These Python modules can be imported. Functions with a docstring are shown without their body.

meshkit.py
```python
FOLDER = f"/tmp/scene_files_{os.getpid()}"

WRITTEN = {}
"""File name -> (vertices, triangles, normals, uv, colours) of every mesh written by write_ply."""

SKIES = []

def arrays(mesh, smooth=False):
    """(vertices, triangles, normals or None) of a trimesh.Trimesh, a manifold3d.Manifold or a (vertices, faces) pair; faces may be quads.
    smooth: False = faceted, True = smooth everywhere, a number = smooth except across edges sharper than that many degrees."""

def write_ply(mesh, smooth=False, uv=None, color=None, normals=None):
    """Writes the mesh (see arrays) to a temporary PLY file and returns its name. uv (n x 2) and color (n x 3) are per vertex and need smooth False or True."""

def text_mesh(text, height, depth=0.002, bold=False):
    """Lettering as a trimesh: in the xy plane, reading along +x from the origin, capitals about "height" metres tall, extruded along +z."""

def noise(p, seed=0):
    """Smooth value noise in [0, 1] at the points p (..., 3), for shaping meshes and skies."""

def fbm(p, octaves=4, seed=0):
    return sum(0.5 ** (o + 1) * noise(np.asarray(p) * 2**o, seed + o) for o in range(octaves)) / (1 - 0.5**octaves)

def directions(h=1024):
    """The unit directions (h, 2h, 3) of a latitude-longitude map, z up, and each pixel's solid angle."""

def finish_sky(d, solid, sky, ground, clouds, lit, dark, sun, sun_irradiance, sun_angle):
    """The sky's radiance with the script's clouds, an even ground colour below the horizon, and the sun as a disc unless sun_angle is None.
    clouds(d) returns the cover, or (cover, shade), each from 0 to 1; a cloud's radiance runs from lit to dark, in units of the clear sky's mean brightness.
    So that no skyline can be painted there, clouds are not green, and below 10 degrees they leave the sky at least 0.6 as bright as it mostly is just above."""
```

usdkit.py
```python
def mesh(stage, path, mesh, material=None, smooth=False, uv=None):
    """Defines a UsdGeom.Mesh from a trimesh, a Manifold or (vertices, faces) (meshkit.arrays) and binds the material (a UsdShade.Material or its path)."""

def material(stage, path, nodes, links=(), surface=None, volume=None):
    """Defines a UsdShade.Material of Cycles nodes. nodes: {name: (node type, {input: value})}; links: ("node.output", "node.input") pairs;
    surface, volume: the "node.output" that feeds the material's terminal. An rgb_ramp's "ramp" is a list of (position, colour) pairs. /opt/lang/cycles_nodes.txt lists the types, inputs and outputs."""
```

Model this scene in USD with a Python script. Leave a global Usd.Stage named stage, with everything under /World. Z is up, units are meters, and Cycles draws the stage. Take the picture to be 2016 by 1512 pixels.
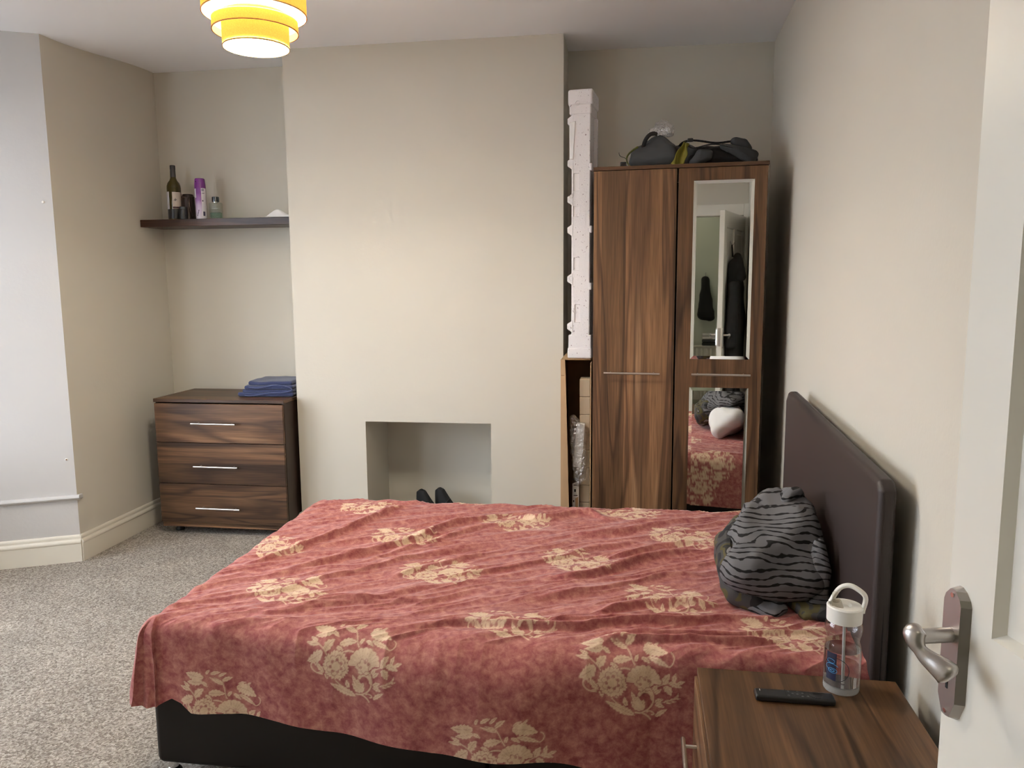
import math, numpy as np, trimesh, usdkit, meshkit
import manifold3d as m3
from manifold3d import Manifold, CrossSection
from pxr import Usd, UsdGeom, UsdLux, UsdShade, Gf, Sdf, Vt

rng = np.random.default_rng(7)
stage = Usd.Stage.CreateInMemory()
UsdGeom.SetStageUpAxis(stage, "Z")
UsdGeom.SetStageMetersPerUnit(stage, 1.0)
UsdGeom.Xform.Define(stage, "/World")
UsdGeom.Scope.Define(stage, "/World/Looks")
PI = math.pi

# ------------------------------------------------------------------ camera, daylight, exposure
EYE = np.array([0.0, 0.0, 1.45])
yaw, pitch, roll, FPX = math.radians(8.346), math.radians(7.412), math.radians(-0.433), 1510.0
fwd = np.array([-math.sin(yaw) * math.cos(pitch), math.cos(yaw) * math.cos(pitch), -math.sin(pitch)])
rt = np.array([math.cos(yaw), math.sin(yaw), 0.0])
up = np.cross(rt, fwd)
rt, up = math.cos(roll) * rt + math.sin(roll) * up, -math.sin(roll) * rt + math.cos(roll) * up
cam = UsdGeom.Camera.Define(stage, "/World/camera")
cam.CreateHorizontalApertureAttr(36.0)
cam.CreateVerticalApertureAttr(27.0)
cam.CreateFocalLengthAttr(36.0 * FPX / 2016.0)
cam.CreateClippingRangeAttr((0.02, 100.0))
mtx = np.eye(4)
mtx[0, :3], mtx[1, :3], mtx[2, :3], mtx[3, :3] = rt, up, -fwd, EYE
cam.AddTransformOp().Set(Gf.Matrix4d(*mtx.ravel().tolist()))
EXPOSURE = 0.20
cam.CreateExposureAttr(EXPOSURE)

DAY = (0.90, 0.97, 1.09)
DOME_L, LAMP_L, SHADE_L, HALL_L = 2.95, 112.0, 0.52, 12.0


# bay geometry in plan
CORNER = np.array([-2.86, 3.58])
SPL = np.array([-0.895, -0.445]); SPL /= np.linalg.norm(SPL)
BAY_A = CORNER + SPL * 0.70                     # far end of the bay's front window wall
BAY_B = np.array([BAY_A[0], 1.25])              # near end
NEARC = np.array([-2.86, 0.86])
dome = UsdLux.DomeLight.Define(stage, "/World/sky")
dome.CreateIntensityAttr(DOME_L); dome.CreateColorAttr(Gf.Vec3f(*DAY))

# ------------------------------------------------------------------ helpers
used = {}


def numbered(parent, name):
    k = used.setdefault(parent, {}); n = k.get(name, -1) + 1; k[name] = n
    return name if n == 0 else f"{name}_{n:03d}"


def tag(p, label=None, cat=None, group=None, kind=None):
    for k, v in (("label", label), ("category", cat), ("group", group), ("kind", kind)):
        if v: p.SetCustomDataByKey(k, v)


def thing(name, label, cat, loc=(0, 0, 0), rz=0.0, group=None, kind=None):
    x = UsdGeom.Xform.Define(stage, "/World/" + numbered("", name))
    x.AddTranslateOp().Set(Gf.Vec3d(*map(float, loc)))
    if rz: x.AddRotateZOp().Set(math.degrees(rz))
    tag(x.GetPrim(), label, cat, group, kind)
    return x.GetPrim()


def part(parent, name, mesh, mat, smooth=False, label=None, uv=None, attrs=None, kind=None):
    base = str(parent.GetPath()) if parent else "/World"
    path = base + "/" + numbered(base if parent else "", name)
    m = usdkit.mesh(stage, path, mesh, mat, smooth=smooth, uv=uv)
    for k, v in (attrs or {}).items():
        UsdGeom.PrimvarsAPI(m).CreatePrimvar(k, Sdf.ValueTypeNames.FloatArray, "vertex").Set(Vt.FloatArray.FromNumpy(np.asarray(v, np.float32)))
    if label or kind: tag(m.GetPrim(), label, kind=kind)
    return m.GetPrim()


def top(name, mesh, mat, label, cat, smooth=False, kind=None, group=None, **kw):
    p = part(None, name, mesh, mat, smooth, **kw)
    tag(p, label, cat, group, kind)
    return p


def hullpts(p):
    return Manifold.hull_points(np.asarray(p, np.float64))


def cbox(x0, x1, y0, y1, z0, z1, c=0.002):
    """box with chamfered edges, as a Manifold"""
    lo, hi = np.array([x0, y0, z0], float), np.array([x1, y1, z1], float)
    c = min(c, *(0.45 * (hi - lo)))
    pts = []
    for s in np.ndindex(2, 2, 2):
        for k in range(3):
            q = np.where(s, hi - c, lo + c); q[k] = hi[k] if s[k] else lo[k]
            pts.append(q)
    return hullpts(pts)


def bx(x0, x1, y0, y1, z0, z1):
    return Manifold.cube([x1 - x0, y1 - y0, z1 - z0]).translate([x0, y0, z0])


def rbox(x0, x1, y0, y1, z0, z1, r, seg=12):
    s = Manifold.sphere(r, seg)
    return Manifold.batch_hull([s.translate([x, y, z]) for x in (x0 + r, x1 - r) for y in (y0 + r, y1 - r) for z in (z0 + r, z1 - r)])


def U(*ms):
    return Manifold.batch_boolean(list(ms), m3.OpType.Add)


def tm(man):
    m = man.to_mesh(); return trimesh.Trimesh(m.vert_properties[:, :3].astype(float), m.tri_verts.astype(int), process=False)


def lathe(prof, n=48, at=(0, 0, 0)):
    prof = np.array(prof, float); k = len(prof); a = np.arange(n) * 2 * PI / n
    v = np.stack([prof[:, 0][None] * np.cos(a)[:, None], prof[:, 0][None] * np.sin(a)[:, None], np.broadcast_to(prof[:, 1], (n, k))], -1).reshape(-1, 3)
    i, j = np.meshgrid(np.arange(n), np.arange(k - 1), indexing="ij"); i2 = (i + 1) % n
    q = np.stack([i * k + j, i2 * k + j, i2 * k + j + 1, i * k + j + 1], -1).reshape(-1, 4)
    f = np.vstack([q[:, [0, 1, 2]], q[:, [0, 2, 3]]])
    v = v + np.array(at)
    t = trimesh.Trimesh(v, f, process=True); t.update_faces(t.nondegenerate_faces()); return t


def tube(pts, r, n=10, caps=True, flat=1.0, upv=(0, 0, 1)):
    p = np.array(pts, float); r = np.broadcast_to(np.asarray(r, float), (len(p),))
    t = np.gradient(p, axis=0); t /= np.linalg.norm(t, axis=1, keepdims=True) + 1e-12
    u = np.array(upv, float); vs = []
    if abs(t[0] @ u) > 0.95: u = np.array([1.0, 0.0, 0.0])
    for k in range(len(p)):
        u = u - (u @ t[k]) * t[k]; u /= np.linalg.norm(u); b = np.cross(t[k], u)
        a = np.arange(n) * 2 * PI / n
        vs.append(p[k] + r[k] * (np.cos(a)[:, None] * u * flat + np.sin(a)[:, None] * b))
    v = np.vstack(vs); f = []
    for k in range(len(p) - 1):
        for i in range(n):
            a, b2 = k * n + i, k * n + (i + 1) % n
            f += [[a, b2, b2 + n], [a, b2 + n, a + n]]
    if caps:
        v = np.vstack([v, p[0], p[-1]]); c0, c1 = len(v) - 2, len(v) - 1; e = (len(p) - 1) * n
        for i in range(n):
            f += [[c0, (i + 1) % n, i], [c1, e + i, e + (i + 1) % n]]
    return trimesh.Trimesh(v, np.array(f), process=False)


def spline(pts, n=24):
    from scipy.interpolate import CubicSpline
    p = np.array(pts, float); t = np.r_[0, np.cumsum(np.linalg.norm(np.diff(p, axis=0), axis=1))]
    return CubicSpline(t, p)(np.linspace(0, t[-1], n))


def cat(*ms):
    return trimesh.util.concatenate([tm(m) if isinstance(m, Manifold) else m for m in ms])


def blob(spheres, edge=0.012, iters=12, disp=None):
    """soft lump: hulls of sphere groups joined, refined, smoothed and displaced along the normal"""
    ms = [Manifold.batch_hull([Manifold.sphere(r, 20).translate(list(c)) for c, r in g]) for g in spheres]
    t = tm(U(*ms).refine_to_length(edge)); t.merge_vertices()
    trimesh.smoothing.filter_taubin(t, iterations=iters)
    if disp is not None:
        n = np.array(t.vertex_normals); t.vertices = t.vertices + n * disp(np.array(t.vertices))[:, None]
        trimesh.smoothing.filter_taubin(t, iterations=2)
    return t


def fbm(p, s=1.0, o=3, seed=0):
    return meshkit.fbm(np.asarray(p) * s, seed=seed, octaves=o) if "octaves" in meshkit.fbm.__code__.co_varnames else meshkit.fbm(np.asarray(p) * s)


def ridge(p, scale, seed):
    """crease-like noise in [0,1]"""
    n = meshkit.noise(np.asarray(p) * scale, seed)
    return 1 - np.abs(2 * n - 1)


# ------------------------------------------------------------------ materials
LK = "/World/Looks/"


def M(name, color, rough=0.5, bump=None, vary=None, **kw):
    """principled; bump=(scale, strength, distance); vary=(scale, amount) tone variation"""
    nodes = {"p": ("principled_bsdf", {"base_color": color, "roughness": rough, **kw})}; links = []
    if bump or vary: nodes["tc"] = ("texture_coordinate", {})
    if vary:
        nodes["vn"] = ("noise_texture", {"scale": vary[0], "detail": 4.0})
        nodes["vr"] = ("rgb_ramp", {"ramp": [(0.3, tuple(np.array(color) * (1 - vary[1]))), (0.7, tuple(np.minimum(np.array(color) * (1 + vary[1]), 1)))]})
        links += [("tc.object", "vn.vector"), ("vn.fac", "vr.fac"), ("vr.color", "p.base_color")]
    if bump:
        nodes["bn"] = ("noise_texture", {"scale": bump[0], "detail": 4.0})
        nodes["b"] = ("bump", {"strength": bump[1], "distance": bump[2]})
        links += [("tc.object", "bn.vector"), ("bn.fac", "b.height"), ("b.normal", "p.normal")]
    return usdkit.material(stage, LK + name, nodes, links, surface="p.BSDF")


def walnut(name, axis, tint=(1, 1, 1), strip=9.0, rough=0.38, shift=(0, 0, 0)):
    """walnut-effect foil: long streaks along the axis, strip-wise tone, dark veins"""
    across, along = 1.0, 0.085
    sc = [across] * 3; sc["xyz".index(axis)] = along
    fine = [1.0] * 3; fine["xyz".index(axis)] = 0.035
    dark, mid, lite = (np.array(c) * tint for c in ((0.045, 0.022, 0.012), (0.185, 0.098, 0.048), (0.33, 0.195, 0.105)))
    a = [x for x in "xyz" if x != axis]
    nodes = {
        "tc": ("texture_coordinate", {}), "off": ("vector_math", {"math_type": "add", "vector2": shift}),
        "m1": ("mapping", {"scale": sc}), "m2": ("mapping", {"scale": fine}),
        "n1": ("noise_texture", {"scale": 7.0, "detail": 3.0, "roughness": 0.55, "distortion": 1.1}),
        "n2": ("noise_texture", {"scale": 150.0, "detail": 2.0, "roughness": 0.6}),
        "nv": ("noise_texture", {"scale": 5.0, "detail": 2.0, "distortion": 1.6}),
        "r1": ("rgb_ramp", {"ramp": [(0.25, mid * 0.55), (0.42, mid * 0.95), (0.55, mid * 1.15), (0.75, lite)]}),
        "rv": ("rgb_ramp", {"ramp": [(0.44, (0, 0, 0)), (0.485, (1, 1, 1)), (0.50, (1, 1, 1)), (0.56, (0, 0, 0))]}),
        "mv": ("mix", {"mix_type": "mix", "color2": tuple(dark * 1.3)}), "vf": ("math", {"math_type": "multiply", "value2": 0.8}),
        "r2": ("rgb_ramp", {"ramp": [(0.3, (0.72, 0.72, 0.72)), (0.7, (1.2, 1.2, 1.2))]}),
        "m2x": ("mix", {"mix_type": "multiply", "fac": 1.0}),
        "sx": ("separate_xyz", {}), "ad": ("math", {"math_type": "multiply_add", "value2": strip}),
        "fl": ("math", {"math_type": "floor"}), "wn": ("white_noise_texture", {"dimensions": "1D"}),
        "r3": ("rgb_ramp", {"ramp": [(0.0, (0.62, 0.62, 0.62)), (1.0, (1.3, 1.3, 1.3))]}),
        "m3x": ("mix", {"mix_type": "multiply", "fac": 1.0}),
        "sw": ("noise_texture", {"scale": 1.3, "detail": 1.0}), "sm": ("math", {"math_type": "multiply", "value2": 1.6}),
        "sum": ("math", {"math_type": "add"}),
        "p": ("principled_bsdf", {"roughness": rough, "specular_ior_level": 0.4}),
    }
    links = [("tc.object", "off.vector1"), ("off.vector", "m1.vector"), ("off.vector", "m2.vector"), ("m1.vector", "n1.vector"), ("m1.vector", "nv.vector"), ("m2.vector", "n2.vector"),
             ("n1.fac", "r1.fac"), ("nv.fac", "rv.fac"), ("rv.color", "vf.value1"), ("vf.value", "mv.fac"), ("r1.color", "mv.color1"),
             ("n2.fac", "r2.fac"), ("mv.color", "m2x.color1"), ("r2.color", "m2x.color2"),
             ("off.vector", "sx.vector"), (f"sx.{a[0]}", "sum.value1"), (f"sx.{a[1]}", "sum.value2"), ("sum.value", "ad.value1"), ("m1.vector", "sw.vector"), ("sw.fac", "sm.value1"), ("sm.value", "ad.value3"),
             ("ad.value", "fl.value1"), ("fl.value", "wn.w"), ("wn.value", "r3.fac"), ("m2x.color", "m3x.color1"), ("r3.color", "m3x.color2"), ("m3x.color", "p.base_color")]
    return usdkit.material(stage, LK + name, nodes, links, surface="p.BSDF")


wall_m = M("wall_paint", (0.615, 0.58, 0.50), 0.75, bump=(60, 0.12, 0.004), specular_ior_level=0.25)
bay_m = M("bay_paint", (0.53, 0.515, 0.495), 0.7, bump=(60, 0.12, 0.004), specular_ior_level=0.25)
ceil_m = M("ceiling_paint", (0.93, 0.93, 0.94), 0.85, bump=(40, 0.1, 0.004), specular_ior_level=0.2)
gloss_m = M("cream_gloss_paint", (0.74, 0.70, 0.60), 0.35)
white_m = M("white_gloss_paint", (0.80, 0.77, 0.69), 0.32, bump=(25, 0.05, 0.003))
hall_m = M("hall_paint", (0.66, 0.70, 0.60), 0.8)
wal_z = walnut("walnut_upright", "z")
wal_x = walnut("walnut_level", "x", shift=(3.1, 1.7, 0.4))
wal_y = walnut("walnut_deep", "y", tint=(0.58, 0.54, 0.50), shift=(1.3, 4.1, 2.2), strip=12.0)
wenge = M("dark_walnut_edge", (0.028, 0.014, 0.009), 0.45)
wal_top = walnut("walnut_top", "x", tint=(0.5, 0.45, 0.42), shift=(5.3, 0.2, 1.0))
shelf_m = walnut("dark_shelf", "x", tint=(0.30, 0.22, 0.20), rough=0.35, shift=(0.3, 2.2, 5.0))
steel = M("brushed_steel", (0.72, 0.70, 0.66), 0.28, metallic=1.0)
satin = M("satin_nickel", (0.50, 0.475, 0.455), 0.33, metallic=1.0, bump=(300, 0.05, 0.001))
chrome = M("chrome", (0.85, 0.85, 0.85), 0.08, metallic=1.0)
mirror_m = M("mirror", (0.86, 0.88, 0.86), 0.015, metallic=1.0)
leather = M("brown_leatherette", (0.030, 0.020, 0.018), 0.52, bump=(420, 0.25, 0.0012))
base_m = M("divan_leatherette", (0.006, 0.004, 0.0035), 0.5, bump=(380, 0.25, 0.0012), specular_ior_level=0.3)
black_p = M("black_plastic", (0.012, 0.012, 0.013), 0.35)
black_f = M("black_fabric", (0.010, 0.010, 0.011), 0.85, bump=(300, 0.3, 0.001))
grey_f = M("charcoal_fabric", (0.040, 0.042, 0.044), 0.85, bump=(350, 0.3, 0.001))
olive_f = M("olive_fabric", (0.155, 0.135, 0.010), 0.8, bump=(250, 0.3, 0.001))
white_f = M("white_cotton", (0.80, 0.78, 0.76), 0.85, bump=(500, 0.15, 0.0006))
navy_f = M("navy_towelling", (0.030, 0.042, 0.115), 0.95, bump=(260, 0.9, 0.003), sheen_weight=0.3)
card_m = M("cardboard", (0.42, 0.27, 0.145), 0.8, vary=(3, 0.08), bump=(90, 0.1, 0.001))
paper_m = M("white_paper", (0.80, 0.79, 0.76), 0.7)
wplastic = M("white_plastic", (0.86, 0.84, 0.78), 0.35)
rubber = M("black_rubber", (0.01, 0.01, 0.01), 0.6)
glass_m = M("clear_plastic", (0.97, 0.97, 0.97), 0.03, transmission_weight=1.0, ior=1.25)
def thin(name, tint, f=0.55, rough=0.06):
    return usdkit.material(stage, LK + name, {"f": ("layer_weight", {"blend": 0.5}), "w": ("math", {"math_type": "power", "value2": 3.5}), "k": ("math", {"math_type": "multiply_add", "value2": f, "value3": 0.06 * f}), "t": ("transparent_bsdf", {"color": tint}), "g": ("glossy_bsdf", {"color": (1, 1, 1), "roughness": rough}), "m": ("mix_closure", {})},
                           [("f.facing", "w.value1"), ("w.value", "k.value1"), ("k.value", "m.fac"), ("t.BSDF", "m.closure1"), ("g.BSDF", "m.closure2")], surface="m.closure")


clear_thin = thin("thin_clear_plastic", (0.93, 0.93, 0.93))
water_m = M("water", (0.98, 0.98, 0.98), 0.0, transmission_weight=1.0, ior=1.16)
green_g = M("olive_bottle_glass", (0.055, 0.042, 0.004), 0.06, transmission_weight=0.3, ior=1.45)
greenliq = thin("pale_green_cologne", (0.74, 0.87, 0.79), 0.08, 0.3)
pane_m = usdkit.material(stage, LK + "window_glass", {"f": ("layer_weight", {"blend": 0.5}), "w": ("math", {"math_type": "power", "value2": 5.0}), "k": ("math", {"math_type": "multiply_add", "value2": 0.9, "value3": 0.04}), "t": ("transparent_bsdf", {}), "g": ("glossy_bsdf", {"color": (1, 1, 1), "roughness": 0.0}), "m": ("mix_closure", {})},
                         [("f.facing", "w.value1"), ("w.value", "k.value1"), ("k.value", "m.fac"), ("t.BSDF", "m.closure1"), ("g.BSDF", "m.closure2")], surface="m.closure")
film_m = usdkit.material(stage, LK + "crinkled_clear_film", {
    "tc": ("texture_coordinate", {}), "n": ("noise_texture", {"scale": 28.0, "detail": 4.0, "distortion": 1.5}), "b": ("bump", {"strength": 1.0, "distance": 0.02}),
    "t": ("transparent_bsdf", {"color": (0.93, 0.93, 0.93)}), "g": ("glossy_bsdf", {"color": (0.95, 0.95, 0.95), "roughness": 0.16}), "m": ("mix_closure", {"fac": 0.34})},
    [("tc.object", "n.vector"), ("n.fac", "b.height"), ("b.normal", "g.normal"), ("t.BSDF", "m.closure1"), ("g.BSDF", "m.closure2")], surface="m.closure")
carpet_m = usdkit.material(stage, LK + "beige_twist_carpet", {
    "tc": ("texture_coordinate", {}),
    "v": ("voronoi_texture", {"scale": 165.0}), "n": ("noise_texture", {"scale": 330.0, "detail": 2.0}), "n2": ("noise_texture", {"scale": 4.0, "detail": 3.0}),
    "sc": ("separate_color", {}), "r": ("rgb_ramp", {"ramp": [(0.0, (0.165, 0.135, 0.105)), (0.35, (0.30, 0.255, 0.205)), (0.7, (0.41, 0.36, 0.30)), (1.0, (0.56, 0.51, 0.44))]}),
    "r2": ("rgb_ramp", {"ramp": [(0.3, (0.86, 0.86, 0.86)), (0.7, (1.08, 1.08, 1.08))]}), "mx": ("mix", {"mix_type": "multiply", "fac": 1.0}),
    "b": ("bump", {"strength": 0.9, "distance": 0.006}), "p": ("principled_bsdf", {"roughness": 0.95, "specular_ior_level": 0.1, "sheen_weight": 0.15})},
    [("tc.object", "v.vector"), ("tc.object", "n.vector"), ("tc.object", "n2.vector"), ("v.color", "sc.color"), ("sc.r", "r.fac"), ("n2.fac", "r2.fac"), ("r.color", "mx.color1"), ("r2.color", "mx.color2"), ("mx.color", "p.base_color"),
     ("n.fac", "b.height"), ("b.normal", "p.normal")], surface="p.BSDF")
foam_m = usdkit.material(stage, LK + "expanded_polystyrene", {
    "tc": ("texture_coordinate", {}), "mp": ("mapping", {"scale": (1, 1, 0.6), "rotation": (0.3, 0.5, 0.2)}), "n": ("noise_texture", {"scale": 150.0, "detail": 0.0}), "v": ("voronoi_texture", {"scale": 160.0}),
    "r": ("rgb_ramp", {"ramp": [(0.0, (0.80, 0.77, 0.77)), (0.75, (0.80, 0.77, 0.77)), (0.81, (0.42, 0.36, 0.37)), (1.0, (0.25, 0.2, 0.2))]}),
    "b": ("bump", {"strength": 0.25, "distance": 0.002}), "p": ("principled_bsdf", {"roughness": 0.8, "subsurface_weight": 0.0})},
    [("tc.object", "mp.vector"), ("mp.vector", "n.vector"), ("tc.object", "v.vector"), ("n.fac", "r.fac"), ("r.color", "p.base_color"), ("v.distance", "b.height"), ("b.normal", "p.normal")], surface="p.BSDF")
sheet_m = usdkit.material(stage, LK + "rose_print_cotton", {
    "tc": ("texture_coordinate", {}), "at": ("attribute", {"attribute": "motif"}),
    "n1": ("noise_texture", {"scale": 40.0, "detail": 5.0, "roughness": 0.65, "distortion": 0.25}), "n2": ("noise_texture", {"scale": 900.0, "detail": 1.0}),
    "r": ("rgb_ramp", {"ramp": [(0.30, (0.26, 0.060, 0.064)), (0.45, (0.37, 0.118, 0.108)), (0.58, (0.465, 0.185, 0.155)), (0.75, (0.60, 0.30, 0.23))]}),
    "r2": ("rgb_ramp", {"ramp": [(0.3, (0.64, 0.445, 0.29)), (0.7, (0.80, 0.62, 0.44))]}), "m": ("mix", {"mix_type": "mix"}),
    "b": ("bump", {"strength": 0.15, "distance": 0.0008}), "p": ("principled_bsdf", {"roughness": 0.8, "specular_ior_level": 0.2, "sheen_weight": 0.25, "sheen_roughness": 0.4})},
    [("tc.object", "n1.vector"), ("tc.object", "n2.vector"), ("n1.fac", "r.fac"), ("n1.fac", "r2.fac"), ("at.fac", "m.fac"), ("r.color", "m.color1"), ("r2.color", "m.color2"), ("m.color", "p.base_color"), ("n2.fac", "b.height"), ("b.normal", "p.normal")], surface="p.BSDF")
shirt_m = usdkit.material(stage, LK + "charcoal_wave_print", {
    "tc": ("texture_coordinate", {}), "n": ("noise_texture", {"scale": 6.5, "detail": 1.0}), "sx": ("separate_xyz", {}),
    "a": ("math", {"math_type": "multiply_add", "value2": 56.0}), "b": ("math", {"math_type": "multiply_add", "value2": 9.0}), "c": ("math", {"math_type": "multiply_add", "value2": 5.5}),
    "fr": ("math", {"math_type": "fraction"}), "t": ("math", {"math_type": "subtract", "value2": 0.5}), "ab": ("math", {"math_type": "absolute"}),
    "w": ("noise_texture", {"scale": 55.0, "detail": 0.0}), "wr": ("map_range", {"from_min": 0.35, "from_max": 0.65, "to_min": 0.06, "to_max": 0.19, "clamp": True}),
    "gt": ("math", {"math_type": "subtract"}), "sm": ("map_range", {"from_min": -0.03, "from_max": 0.03, "to_min": 0.0, "to_max": 1.0, "clamp": True}),
    "m": ("mix", {"mix_type": "mix", "color1": (0.010, 0.009, 0.009), "color2": (0.135, 0.132, 0.138)}), "p": ("principled_bsdf", {"roughness": 0.8, "specular_ior_level": 0.25})},
    [("tc.object", "n.vector"), ("tc.object", "w.vector"), ("tc.object", "sx.vector"), ("n.fac", "c.value1"), ("sx.y", "b.value1"), ("c.value", "b.value3"), ("sx.z", "a.value1"), ("b.value", "a.value3"),
     ("a.value", "fr.value1"), ("fr.value", "t.value1"), ("t.value", "ab.value1"), ("w.fac", "wr.value"), ("ab.value", "gt.value1"), ("wr.result", "gt.value2"), ("gt.value", "sm.value"), ("sm.result", "m.fac"), ("m.color", "p.base_color")], surface="p.BSDF")
camo_m = usdkit.material(stage, LK + "camouflage_cotton", {
    "tc": ("texture_coordinate", {}), "n": ("noise_texture", {"scale": 13.0, "detail": 1.0, "distortion": 0.8}),
    "r": ("rgb_ramp", {"interpolate": False, "ramp": [(0.0, (0.010, 0.010, 0.011)), (0.40, (0.045, 0.042, 0.042)), (0.50, (0.075, 0.062, 0.018)), (0.60, (0.02, 0.018, 0.015)), (0.66, (0.20, 0.19, 0.19))]}), "p": ("principled_bsdf", {"roughness": 0.85})},
    [("tc.object", "n.vector"), ("n.fac", "r.fac"), ("r.color", "p.base_color")], surface="p.BSDF")


def glow(name, color, strength, base=(0.8, 0.7, 0.4)):
    return usdkit.material(stage, LK + name, {"p": ("principled_bsdf", {"base_color": base, "roughness": 0.8, "emission_color": color, "emission_strength": strength})}, [], surface="p.BSDF")


# ------------------------------------------------------------------ room shell
ALC, CH, CXL, CXR = 4.52, 4.20, -1.885, -0.33
WT = 2.86                                   # walls run up behind the ceiling


def wallx(y):
    return 0.79 - 0.0346 * (4.52 - y)


def ceilz(x, y):
    s = np.clip((-x - 2.0) / 0.86, 0, 1); s = s * s * (3 - 2 * s)
    t = np.clip((y - 3.65) / 0.85, 0, 1); t = t * t * (3 - 2 * t)
    return 2.745 - 0.060 * s * (1 - t) + 0.004 * (meshkit.noise(np.stack([x * 1.3, y * 1.3, 0 * x], -1), 5) - 0.5)


def quadwall(a, b, z0, z1, thick, side):
    """upright wall slab over the plan segment a-b, thickened to one side (unit normal)"""
    a, b, n = np.array(a, float), np.array(b, float), np.array(side, float)
    pl = [a, b, b + n * thick, a + n * thick]
    return hullpts([[p[0], p[1], z] for p in pl for z in (z0, z1)])


def struct(name, mesh, mat, label, cat, **kw):
    return top(name, mesh, mat, label, cat, kind="structure", **kw)


struct("floor", bx(-3.75, 1.4, 0.15, 4.75, -0.1, 0.0), carpet_m, "beige speckled twist-pile carpet over the whole floor", "floor")
gx, gy = np.meshgrid(np.linspace(-3.8, 1.4, 70), np.linspace(-1.5, 4.7, 80), indexing="ij")
gz = ceilz(gx, gy); nx, ny = gx.shape
v = np.stack([gx, gy, gz], -1).reshape(-1, 3)
i, j = np.meshgrid(np.arange(nx - 1), np.arange(ny - 1), indexing="ij"); a = (i * ny + j).ravel()
f = np.stack([a, a + 1, a + ny + 1, a + ny], -1)
v2 = v.copy(); v2[:, 2] = 2.95; o = len(v)
f3 = np.vstack([f[:, [0, 1, 2]], f[:, [0, 2, 3]]]); fu = f3[:, ::-1] + o
struct("ceiling", trimesh.Trimesh(np.vstack([v, v2]), np.vstack([f3, fu]), process=False), ceil_m, "pale off-white plaster ceiling, slightly sagging at the bay", "ceiling", smooth=True)

struct("wall_back", U(bx(-3.0, CXL + 0.02, ALC, ALC + 0.1, 0, WT), bx(CXR - 0.02, 1.0, ALC, ALC + 0.1, 0, WT)), wall_m, "beige painted back wall inside the two alcoves", "wall")
struct("wall_chimney", bx(CXL, CXR, CH, 4.78, 0, WT) - bx(-1.474, -0.738, CH - 0.1, 4.61, -0.1, 0.670), wall_m, "cream painted chimney breast with a square open fireplace recess", "wall")
struct("hearth_trim_1".replace("hearth_", ""), bx(-1.474, -0.738, CH, 4.61, -0.02, 0.012), M("hearth_stone", (0.16, 0.15, 0.14), 0.7, vary=(8, 0.2)), "dark hearth slab in the floor of the fireplace recess", "hearth")
struct("wall_left", quadwall(CORNER, (-2.86, 4.6), 0, WT, 0.1, (-1, 0)), wall_m, "shaded beige wall left of the shelf alcove", "wall")
struct("wall_right", quadwall((wallx(0.1), 0.1), (wallx(4.65), 4.65), 0, WT, 0.1, (1, 0)), wall_m, "cream wall on the right behind bed and wardrobe", "wall")
nrm = np.array([-SPL[1], SPL[0]]); nrm = nrm if nrm[1] > 0 else -nrm
struct("wall_bay", quadwall(CORNER, BAY_A, 0, WT, 0.1, nrm), bay_m, "bright off-white splayed bay wall at the left edge", "wall")
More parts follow.
